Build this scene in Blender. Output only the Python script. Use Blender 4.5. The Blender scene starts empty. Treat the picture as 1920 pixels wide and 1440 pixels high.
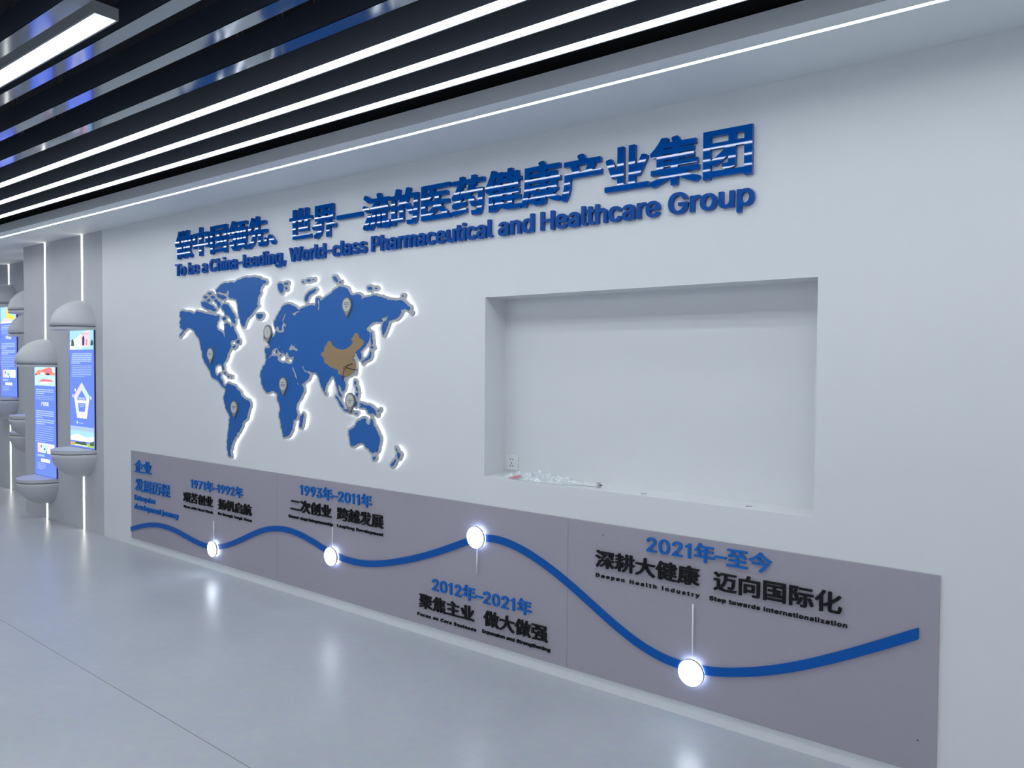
import bpy, bmesh, math, random
import numpy as np
from mathutils import Vector, Matrix
from mathutils.geometry import delaunay_2d_cdt

random.seed(7)
scene = bpy.context.scene
COL = scene.collection

# ------------------------------------------------------------------ camera
CAM_Y, CAM_Z, FOCAL = -3.2, 1.62, 1400.0          # metres, metres, pixels of a 1920 px wide frame
YAW, PITCH, ROLL = -0.648838862, -0.0270565878, 0.00706173
def camera_axes():
    f = Vector((math.sin(YAW) * math.cos(PITCH), math.cos(YAW) * math.cos(PITCH), math.sin(PITCH)))
    r = Vector((math.cos(YAW), -math.sin(YAW), 0))
    u = r.cross(f)
    return (r * math.cos(ROLL) + u * math.sin(ROLL), u * math.cos(ROLL) - r * math.sin(ROLL), f)
R_, U_, F_ = camera_axes()
cam = bpy.data.cameras.new('camera')
cam.sensor_width = 36.0
cam.lens = FOCAL / 1920.0 * 36.0
cam.clip_start = 0.02
cam_ob = bpy.data.objects.new('camera', cam)
cam_ob.matrix_world = Matrix(((R_.x, U_.x, -F_.x, 0), (R_.y, U_.y, -F_.y, CAM_Y), (R_.z, U_.z, -F_.z, CAM_Z), (0, 0, 0, 1)))
COL.objects.link(cam_ob)
scene.camera = cam_ob

def on_wall(px, py, y=0.0):
    """The point (x, z) of the plane Y = y that the photograph shows at a pixel (used to survey the long wall)."""
    d = F_ * FOCAL + R_ * (px - 960) + U_ * (720 - py)
    t = (y - CAM_Y) / d.y
    return d.x * t, CAM_Z + d.z * t

# ------------------------------------------------------------------ world, exposure
world = bpy.data.worlds.new('world'); scene.world = world; world.use_nodes = True
world.node_tree.nodes['Background'].inputs[0].default_value = (0.02, 0.022, 0.03, 1)
world.node_tree.nodes['Background'].inputs[1].default_value = 1.0
vs = scene.view_settings
vs.view_transform = 'Standard'; vs.look = 'None'; vs.exposure = 0.34; vs.gamma = 1.0; vs.use_curve_mapping = False

# lamps: radiance of the diffusers, the last for the added fill panels
L_STRIP, L_SLIM, L_PENDANT, L_DISC, L_HALO, L_REVEAL, L_FILL = 11.0, 10.0, 14.0, 9.0, 3.2, 6.0, 5.6
LAMP_COLOR = (0.90, 0.955, 1.0)

# ------------------------------------------------------------------ materials
def srgb(r, g, b):
    def c(v):
        v /= 255.0
        return v / 12.92 if v <= 0.04045 else ((v + 0.055) / 1.055) ** 2.4
    return (c(r), c(g), c(b), 1.0)

def mat(name, color, rough=0.5, metal=0.0, noise=0.0, noise_scale=3.0, bump=0.0, bump_scale=60.0, spec=0.5, coat=0.0):
    m = bpy.data.materials.new(name); m.use_nodes = True
    nt = m.node_tree; b = nt.nodes['Principled BSDF']
    b.inputs['Base Color'].default_value = color
    b.inputs['Roughness'].default_value = rough
    b.inputs['Metallic'].default_value = metal
    b.inputs['Specular IOR Level'].default_value = spec
    b.inputs['Coat Weight'].default_value = coat
    if noise or bump:
        tc = nt.nodes.new('ShaderNodeTexCoord')
    if noise:
        n = nt.nodes.new('ShaderNodeTexNoise'); n.inputs['Scale'].default_value = noise_scale; n.inputs['Detail'].default_value = 6
        nt.links.new(tc.outputs['Object'], n.inputs['Vector'])
        mx = nt.nodes.new('ShaderNodeMix'); mx.data_type = 'RGBA'
        mx.inputs['A'].default_value = tuple(c * (1 - noise) for c in color[:3]) + (1,)
        mx.inputs['B'].default_value = tuple(min(1, c * (1 + noise)) for c in color[:3]) + (1,)
        nt.links.new(n.outputs['Fac'], mx.inputs['Factor'])
        nt.links.new(mx.outputs['Result'], b.inputs['Base Color'])
    if bump:
        n2 = nt.nodes.new('ShaderNodeTexNoise'); n2.inputs['Scale'].default_value = bump_scale; n2.inputs['Detail'].default_value = 3
        nt.links.new(tc.outputs['Object'], n2.inputs['Vector'])
        bp = nt.nodes.new('ShaderNodeBump'); bp.inputs['Strength'].default_value = bump; bp.inputs['Distance'].default_value = 0.01
        nt.links.new(n2.outputs['Fac'], bp.inputs['Height']); nt.links.new(bp.outputs['Normal'], b.inputs['Normal'])
    return m

def glow(name, color, strength):
    m = bpy.data.materials.new(name); m.use_nodes = True
    b = m.node_tree.nodes['Principled BSDF']
    b.inputs['Base Color'].default_value = (0.6, 0.6, 0.6, 1) if strength > 1.5 else (0.03, 0.03, 0.03, 1)
    b.inputs['Roughness'].default_value = 0.35
    b.inputs['Emission Color'].default_value = tuple(color[:3]) + (1,)
    b.inputs['Emission Strength'].default_value = strength
    return m

M = {}
M['wall'] = mat('white_wall_paint', (0.725, 0.745, 0.765, 1), 0.42, noise=0.02, noise_scale=1.2)
M['soffit'] = mat('white_soffit_paint', (0.78, 0.81, 0.84, 1), 0.6)
M['microcement'] = mat('grey_microcement', (0.50, 0.515, 0.545, 1), 0.55, noise=0.07, noise_scale=2.6, bump=0.03, bump_scale=14)
M['plenum'] = mat('black_plenum', (0.008, 0.009, 0.013, 1), 0.9)
M['baffle'] = mat('dark_blue_grey_baffle', (0.034, 0.044, 0.068, 1), 0.5)
M['mirror'] = mat('polished_metal', (0.30, 0.335, 0.385, 1), 0.08, metal=1.0, bump=0.02, bump_scale=3)
M['alu'] = mat('satin_aluminium', (0.33, 0.345, 0.36, 1), 0.45, metal=0.6)
M['lampcase'] = mat('grey_lamp_case', (0.12, 0.13, 0.155, 1), 0.5)
M['wire'] = mat('steel_wire', (0.35, 0.36, 0.38, 1), 0.4, metal=0.8)
M['headline'] = mat('glossy_deep_blue_acrylic', srgb(2, 80, 166), 0.02, bump=0.006, bump_scale=7, spec=0.6)
M['english'] = mat('satin_deep_blue_acrylic', srgb(0, 76, 160), 0.22, spec=0.3)
M['dateblue'] = mat('light_blue_acrylic', srgb(12, 100, 184), 0.35, spec=0.3)
M['black'] = mat('black_acrylic', (0.004, 0.004, 0.005, 1), 0.45, spec=0.25)
M['ribbon'] = mat('ribbon_blue_acrylic', srgb(0, 84, 168), 0.35, spec=0.25)
M['panel'] = mat('mauve_grey_panel', (0.36, 0.335, 0.39, 1), 0.5, noise=0.03, noise_scale=40)
M['seam'] = mat('panel_edge', (0.11, 0.10, 0.12, 1), 0.6)
M['plate'] = mat('grey_map_plate', (0.47, 0.48, 0.50, 1), 0.4)
M['mapblue'] = mat('map_blue', srgb(40, 100, 174), 0.4, spec=0.35)
M['tan'] = mat('map_tan', srgb(158, 132, 98), 0.45)
M['pinrim'] = mat('pin_grey', (0.13, 0.14, 0.15, 1), 0.4)
M['pinborder'] = mat('pin_mid_grey', (0.27, 0.28, 0.29, 1), 0.4)
M['scrap'] = mat('grey_scrap', (0.42, 0.44, 0.46, 1), 0.7)
M['pinface'] = mat('pin_pale', (0.56, 0.58, 0.55, 1), 0.45)
M['white'] = mat('white_plastic', (0.75, 0.77, 0.78, 1), 0.35)
M['stem'] = mat('white_rod', (0.8, 0.8, 0.82, 1), 0.3)
M['chrome'] = mat('brushed_disc_case', (0.55, 0.57, 0.62, 1), 0.3, metal=0.7)
M['dark'] = mat('dark_slot', (0.02, 0.02, 0.02, 1), 0.6)
M['red'] = mat('red_print', srgb(214, 110, 130), 0.5)
M['redwire'] = mat('red_wire', srgb(130, 20, 20), 0.4)
M['strip'] = glow('strip_diffuser', LAMP_COLOR, L_STRIP)
M['slim'] = glow('slim_diffuser', LAMP_COLOR, L_SLIM)
M['pendant'] = glow('pendant_diffuser', LAMP_COLOR, L_PENDANT)
M['fill_light'] = glow('fill_panel_diffuser', LAMP_COLOR, L_FILL)
M['disc'] = glow('disc_diffuser', (0.82, 0.90, 1.0), L_DISC)
M['discring'] = glow('disc_back_ring', (0.50, 0.64, 1.0), L_DISC * 0.7)
M['halo'] = glow('map_backlight', (0.93, 0.95, 1.0), L_HALO)
M['reveal'] = glow('wall_reveal_light', (1.0, 0.97, 0.84), L_REVEAL)
M['scr_blue'] = glow('screen_blue', srgb(92, 120, 255), 1.2)
M['scr_white'] = glow('screen_white', srgb(235, 240, 255), 1.0)
M['scr_text'] = glow('screen_text', srgb(165, 190, 255), 1.0)
M['scr_sky'] = glow('screen_sky', srgb(165, 215, 250), 1.0)
M['scr_cyan'] = glow('screen_cyan', srgb(190, 232, 240), 1.0)
M['scr_orange'] = glow('screen_orange', srgb(245, 140, 110), 1.0)
M['scr_pink'] = glow('screen_pink', srgb(240, 205, 222), 1.0)
M['scr_rose'] = glow('screen_rose', srgb(235, 120, 140), 1.0)
M['scr_green'] = glow('screen_green', srgb(60, 90, 50), 1.0)
M['scr_lawn'] = glow('screen_lawn', srgb(165, 200, 70), 1.0)
M['scr_teal'] = glow('screen_teal', srgb(190, 240, 225), 1.0)
M['scr_yellow'] = glow('screen_yellow', srgb(250, 215, 60), 1.0)
M['scr_dark'] = glow('screen_dark', srgb(50, 60, 90), 1.0)
M['scr_frame'] = mat('screen_frame', (0.03, 0.035, 0.05, 1), 0.4)

def floor_material():
    m = bpy.data.materials.new('grey_epoxy_floor'); m.use_nodes = True
    nt = m.node_tree; b = nt.nodes['Principled BSDF']; N = nt.nodes.new; L = nt.links.new
    tc = N('ShaderNodeTexCoord')
    n1 = N('ShaderNodeTexNoise'); n1.inputs['Scale'].default_value = 1.3; n1.inputs['Detail'].default_value = 8; n1.inputs['Roughness'].default_value = 0.6
    n2 = N('ShaderNodeTexNoise'); n2.inputs['Scale'].default_value = 22; n2.inputs['Detail'].default_value = 4
    L(tc.outputs['Object'], n1.inputs['Vector']); L(tc.outputs['Object'], n2.inputs['Vector'])
    r1 = N('ShaderNodeValToRGB'); r1.color_ramp.elements[0].position = 0.3; r1.color_ramp.elements[1].position = 0.72
    r1.color_ramp.elements[0].color = (0.39, 0.42, 0.465, 1); r1.color_ramp.elements[1].color = (0.45, 0.475, 0.525, 1)
    L(n1.outputs['Fac'], r1.inputs['Fac'])
    mx = N('ShaderNodeMix'); mx.data_type = 'RGBA'; mx.blend_type = 'OVERLAY'; mx.inputs['Factor'].default_value = 0.10
    L(r1.outputs['Color'], mx.inputs['A']); L(n2.outputs['Color'], mx.inputs['B'])
    # the sawn joint that runs along the hall
    sp = N('ShaderNodeSeparateXYZ'); L(tc.outputs['Object'], sp.inputs['Vector'])
    k = N('ShaderNodeMath'); k.operation = 'MULTIPLY_ADD'; k.inputs[1].default_value = 0.0157; k.inputs[2].default_value = 1.525
    L(sp.outputs['X'], k.inputs[0])
    a = N('ShaderNodeMath'); a.operation = 'ADD'; L(sp.outputs['Y'], a.inputs[0]); L(k.outputs[0], a.inputs[1])
    ab = N('ShaderNodeMath'); ab.operation = 'ABSOLUTE'; L(a.outputs[0], ab.inputs[0])
    lt = N('ShaderNodeMath'); lt.operation = 'LESS_THAN'; lt.inputs[1].default_value = 0.0015; L(ab.outputs[0], lt.inputs[0])
    mj = N('ShaderNodeMix'); mj.data_type = 'RGBA'; mj.inputs['B'].default_value = (0.07, 0.07, 0.08, 1)
    L(lt.outputs[0], mj.inputs['Factor']); L(mx.outputs['Result'], mj.inputs['A'])
    L(mj.outputs['Result'], b.inputs['Base Color'])
    rr = N('ShaderNodeMapRange'); rr.inputs['To Min'].default_value = 0.25; rr.inputs['To Max'].default_value = 0.40
    L(n1.outputs['Fac'], rr.inputs['Value']); L(rr.outputs['Result'], b.inputs['Roughness'])
    bp = N('ShaderNodeBump'); bp.inputs['Strength'].default_value = 0.05; bp.inputs['Distance'].default_value = 0.01
    L(n2.outputs['Fac'], bp.inputs['Height']); L(bp.outputs['Normal'], b.inputs['Normal'])
    return m
M['floor'] = floor_material()

def film_material():
    m = bpy.data.materials.new('clear_plastic_film'); m.use_nodes = True
    nt = m.node_tree; out = nt.nodes['Material Output']; nt.nodes.remove(nt.nodes['Principled BSDF'])
    t = nt.nodes.new('ShaderNodeBsdfTransparent'); t.inputs[0].default_value = (0.95, 0.97, 0.98, 1)
    g = nt.nodes.new('ShaderNodeBsdfGlossy'); g.inputs['Roughness'].default_value = 0.2
    d = nt.nodes.new('ShaderNodeBsdfDiffuse'); d.inputs[0].default_value = (0.85, 0.9, 0.93, 1)
    x1 = nt.nodes.new('ShaderNodeMixShader'); x1.inputs[0].default_value = 0.8
    nt.links.new(g.outputs[0], x1.inputs[1]); nt.links.new(d.outputs[0], x1.inputs[2])
    x2 = nt.nodes.new('ShaderNodeMixShader'); x2.inputs[0].default_value = 0.45
    nt.links.new(t.outputs[0], x2.inputs[1]); nt.links.new(x1.outputs[0], x2.inputs[2])
    nt.links.new(x2.outputs[0], out.inputs[0])
    return m
M['film'] = film_material()

# ------------------------------------------------------------------ mesh helpers
def link(name, me, material, parent=None, loc=(0, 0, 0)):
    ob = bpy.data.objects.new(name, me); COL.objects.link(ob); ob.location = loc
    if material is not None:
        for mm in (material if isinstance(material, (list, tuple)) else [material]):
            me.materials.append(mm)
    if parent is not None: ob.parent = parent
    return ob

def finish(name, bm, material, parent=None, loc=(0, 0, 0), smooth=False):
    me = bpy.data.meshes.new(name)
    bmesh.ops.recalc_face_normals(bm, faces=bm.faces)
    bm.to_mesh(me); bm.free()
    if smooth:
        for p in me.polygons: p.use_smooth = True
    return link(name, me, material, parent, loc)

def add_box(bm, x0, x1, y0, y1, z0, z1, bevel=0.0):
    vs_ = [bm.verts.new(p) for p in ((x0, y0, z0), (x1, y0, z0), (x1, y1, z0), (x0, y1, z0), (x0, y0, z1), (x1, y0, z1), (x1, y1, z1), (x0, y1, z1))]
    fs = [bm.faces.new([vs_[i] for i in q]) for q in ((0, 3, 2, 1), (4, 5, 6, 7), (0, 1, 5, 4), (1, 2, 6, 5), (2, 3, 7, 6), (3, 0, 4, 7))]
    if bevel:
        es = set(e for f in fs for e in f.edges)
        bmesh.ops.bevel(bm, geom=list(es), offset=bevel, segments=2, affect='EDGES', profile=0.6)

def box(name, b, material, parent=None, bevel=0.0, loc=(0, 0, 0)):
    bm = bmesh.new(); add_box(bm, *b, bevel=bevel)
    return finish(name, bm, material, parent, loc)

def tube_mesh(bm, pts, r, n=8):
    rings = []
    for i, p in enumerate(pts):
        p = Vector(p)
        d = (Vector(pts[min(i + 1, len(pts) - 1)]) - Vector(pts[max(i - 1, 0)])).normalized()
        a = d.orthogonal().normalized() if i == 0 else (a - d * a.dot(d)).normalized()
        b = d.cross(a)
        rings.append([bm.verts.new(p + (a * math.cos(t) + b * math.sin(t)) * r) for t in (2 * math.pi * k / n for k in range(n))])
    for q0, q1 in zip(rings, rings[1:]):
        for k in range(n):
            bm.faces.new((q0[k], q0[(k + 1) % n], q1[(k + 1) % n], q1[k]))
    bm.faces.new(rings[0][::-1]); bm.faces.new(rings[-1])

def tube(name, pts, r, material, parent=None, n=8):
    bm = bmesh.new(); tube_mesh(bm, pts, r, n)
    return finish(name, bm, material, parent, smooth=True)

def tag(o, label, cat, group=None):
    o['label'] = label; o['category'] = cat
    if group: o['group'] = group
    return o

def thing(name, label, cat, loc=(0, 0, 0), group=None):
    o = bpy.data.objects.new(name, None); COL.objects.link(o); o.location = loc
    o.empty_display_size = 0.1
    return tag(o, label, cat, group)

def struct(o):
    o['kind'] = 'structure'; return o

# ------------------------------------------------------------------ outlines
def signed_distance(loops, x0, y0, nx, ny, h):
    """Distance to the outlines on a grid, negative inside (even-odd)."""
    X, Y = np.meshgrid(x0 + h * np.arange(nx), y0 + h * np.arange(ny))
    best = np.full((ny, nx), 1e9); inside = np.zeros((ny, nx), bool)
    for L in loops:
        for (ax, ay), (bx, by) in zip(L, L[1:] + L[:1]):
            dx, dy = bx - ax, by - ay; q = dx * dx + dy * dy
            if q < 1e-14: continue
            t = np.clip(((X - ax) * dx + (Y - ay) * dy) / q, 0, 1)
            best = np.minimum(best, (X - ax - t * dx) ** 2 + (Y - ay - t * dy) ** 2)
            if ay != by:
                c = (ay > Y) != (by > Y)
                inside ^= c & (X < dx * (Y - ay) / (by - ay) + ax)
    d = np.sqrt(best); d[inside] *= -1
    return d

def contours(f, x0, y0, h, level=0.0):
    """Closed loops where f crosses the level (marching squares)."""
    g = f - level; g = np.where(g == 0, 1e-9, g); s = g < 0
    code = s[:-1, :-1] * 1 + s[:-1, 1:] * 2 + s[1:, 1:] * 4 + s[1:, :-1] * 8
    table = {1: [(3, 0)], 2: [(0, 1)], 3: [(3, 1)], 4: [(1, 2)], 5: [(3, 2), (1, 0)], 6: [(0, 2)], 7: [(3, 2)], 8: [(2, 3)],
             9: [(2, 0)], 10: [(0, 3), (2, 1)], 11: [(2, 1)], 12: [(1, 3)], 13: [(1, 0)], 14: [(0, 3)]}
    nxt = {}
    def key(i, j, e):
        return ((i, j, 0), (i, j + 1, 1), (i + 1, j, 0), (i, j, 1))[e]
    js, iss = np.nonzero((code > 0) & (code < 15))[::-1]
    for i, j in zip(iss.tolist(), js.tolist()):
        for a, b in table[int(code[i, j])]:
            nxt[key(i, j, a)] = key(i, j, b)
    def pos(k):
        i, j, v = k
        a = g[i, j]; b = g[i + 1, j] if v else g[i, j + 1]; t = a / (a - b)
        return (x0 + h * (j + (0 if v else t)), y0 + h * (i + (t if v else 0)))
    loops = []; seen = set()
    for k in list(nxt):
        if k in seen: continue
        L = []; c = k
        while c in nxt and c not in seen:
            seen.add(c); L.append(pos(c)); c = nxt[c]
        if c == k and len(L) > 3: loops.append(L)
    return loops

def simplify(L, tol):
    """Ramer-Douglas-Peucker on a closed loop."""
    P = np.array(L); n = len(P)
    j = int(np.argmax(((P - P[0]) ** 2).sum(1)))
    keep = {0, j}; stack = [(0, j), (j, n)]
    Q = np.vstack([P, P[:1]])
    while stack:
        a, b = stack.pop()
        if b - a < 2: continue
        d = Q[b] - Q[a]; l = math.hypot(*d) or 1e-9
        e = np.abs(d[0] * (Q[a + 1:b, 1] - Q[a, 1]) - d[1] * (Q[a + 1:b, 0] - Q[a, 0])) / l
        m = int(np.argmax(e))
        if e[m] > tol:
            m += a + 1; keep.add(m); stack += [(a, m), (m, b)]
    return [tuple(P[k]) for k in sorted(keep) if k < n]

def area(L):
    return 0.5 * sum(a[0] * b[1] - b[0] * a[1] for a, b in zip(L, L[1:] + L[:1]))

def slab(name, loops, y0, y1, material, parent=None, loc=(0, 0, 0), back=True):
    """Outlines in the XZ plane given thickness from y0 (front) to y1 (back)."""
    loops = [L for L in loops if len(L) >= 3 and abs(area(L)) > 1e-9]
    flat = [p for L in loops for p in L]
    n = len(flat); edges = []; o = 0
    for L in loops:
        edges += [(o + k, o + (k + 1) % len(L)) for k in range(len(L))]; o += len(L)
    cv, _, cf, _, _, _ = delaunay_2d_cdt([Vector(p) for p in flat], edges, [], 0, 1e-7)
    # keep the triangles whose middle lies inside the outlines (even-odd)
    A = np.array([[sum(cv[i].x for i in f) / len(f), sum(cv[i].y for i in f) / len(f)] for f in cf])
    S = np.array([flat[a] for a, b in edges]); T = np.array([flat[b] for a, b in edges])
    with np.errstate(divide='ignore', invalid='ignore'):
        cross = ((S[None, :, 1] > A[:, None, 1]) != (T[None, :, 1] > A[:, None, 1])) & \
                (A[:, None, 0] < (T - S)[None, :, 0] * (A[:, None, 1] - S[None, :, 1]) / (T - S)[None, :, 1] + S[None, :, 0])
    cf = [f for f, k in zip(cf, cross.sum(1) % 2) if k]
    verts = [(p[0], y0, p[1]) for p in flat] + [(p[0], y1, p[1]) for p in flat]
    faces = []
    c0 = len(verts); verts += [(p.x, y0, p.y) for p in cv]
    c1 = len(verts)
    if back: verts += [(p.x, y1, p.y) for p in cv]
    for f in cf:
        faces.append(tuple(i + c0 for i in f))
        if back: faces.append(tuple(i + c1 for i in reversed(f)))
    o = 0
    for L in loops:
        m = len(L)
        for k in range(m):
            a, b = o + k, o + (k + 1) % m
            faces.append((b, a, a + n, b + n))
        o += m
    me = bpy.data.meshes.new(name); me.from_pydata(verts, [], faces); me.update()
    bm = bmesh.new(); bm.from_mesh(me)
    bmesh.ops.remove_doubles(bm, verts=bm.verts, dist=1e-6)
    bmesh.ops.recalc_face_normals(bm, faces=bm.faces)
    bm.to_mesh(me); bm.free()
    return link(name, me, material, parent, loc)

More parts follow.
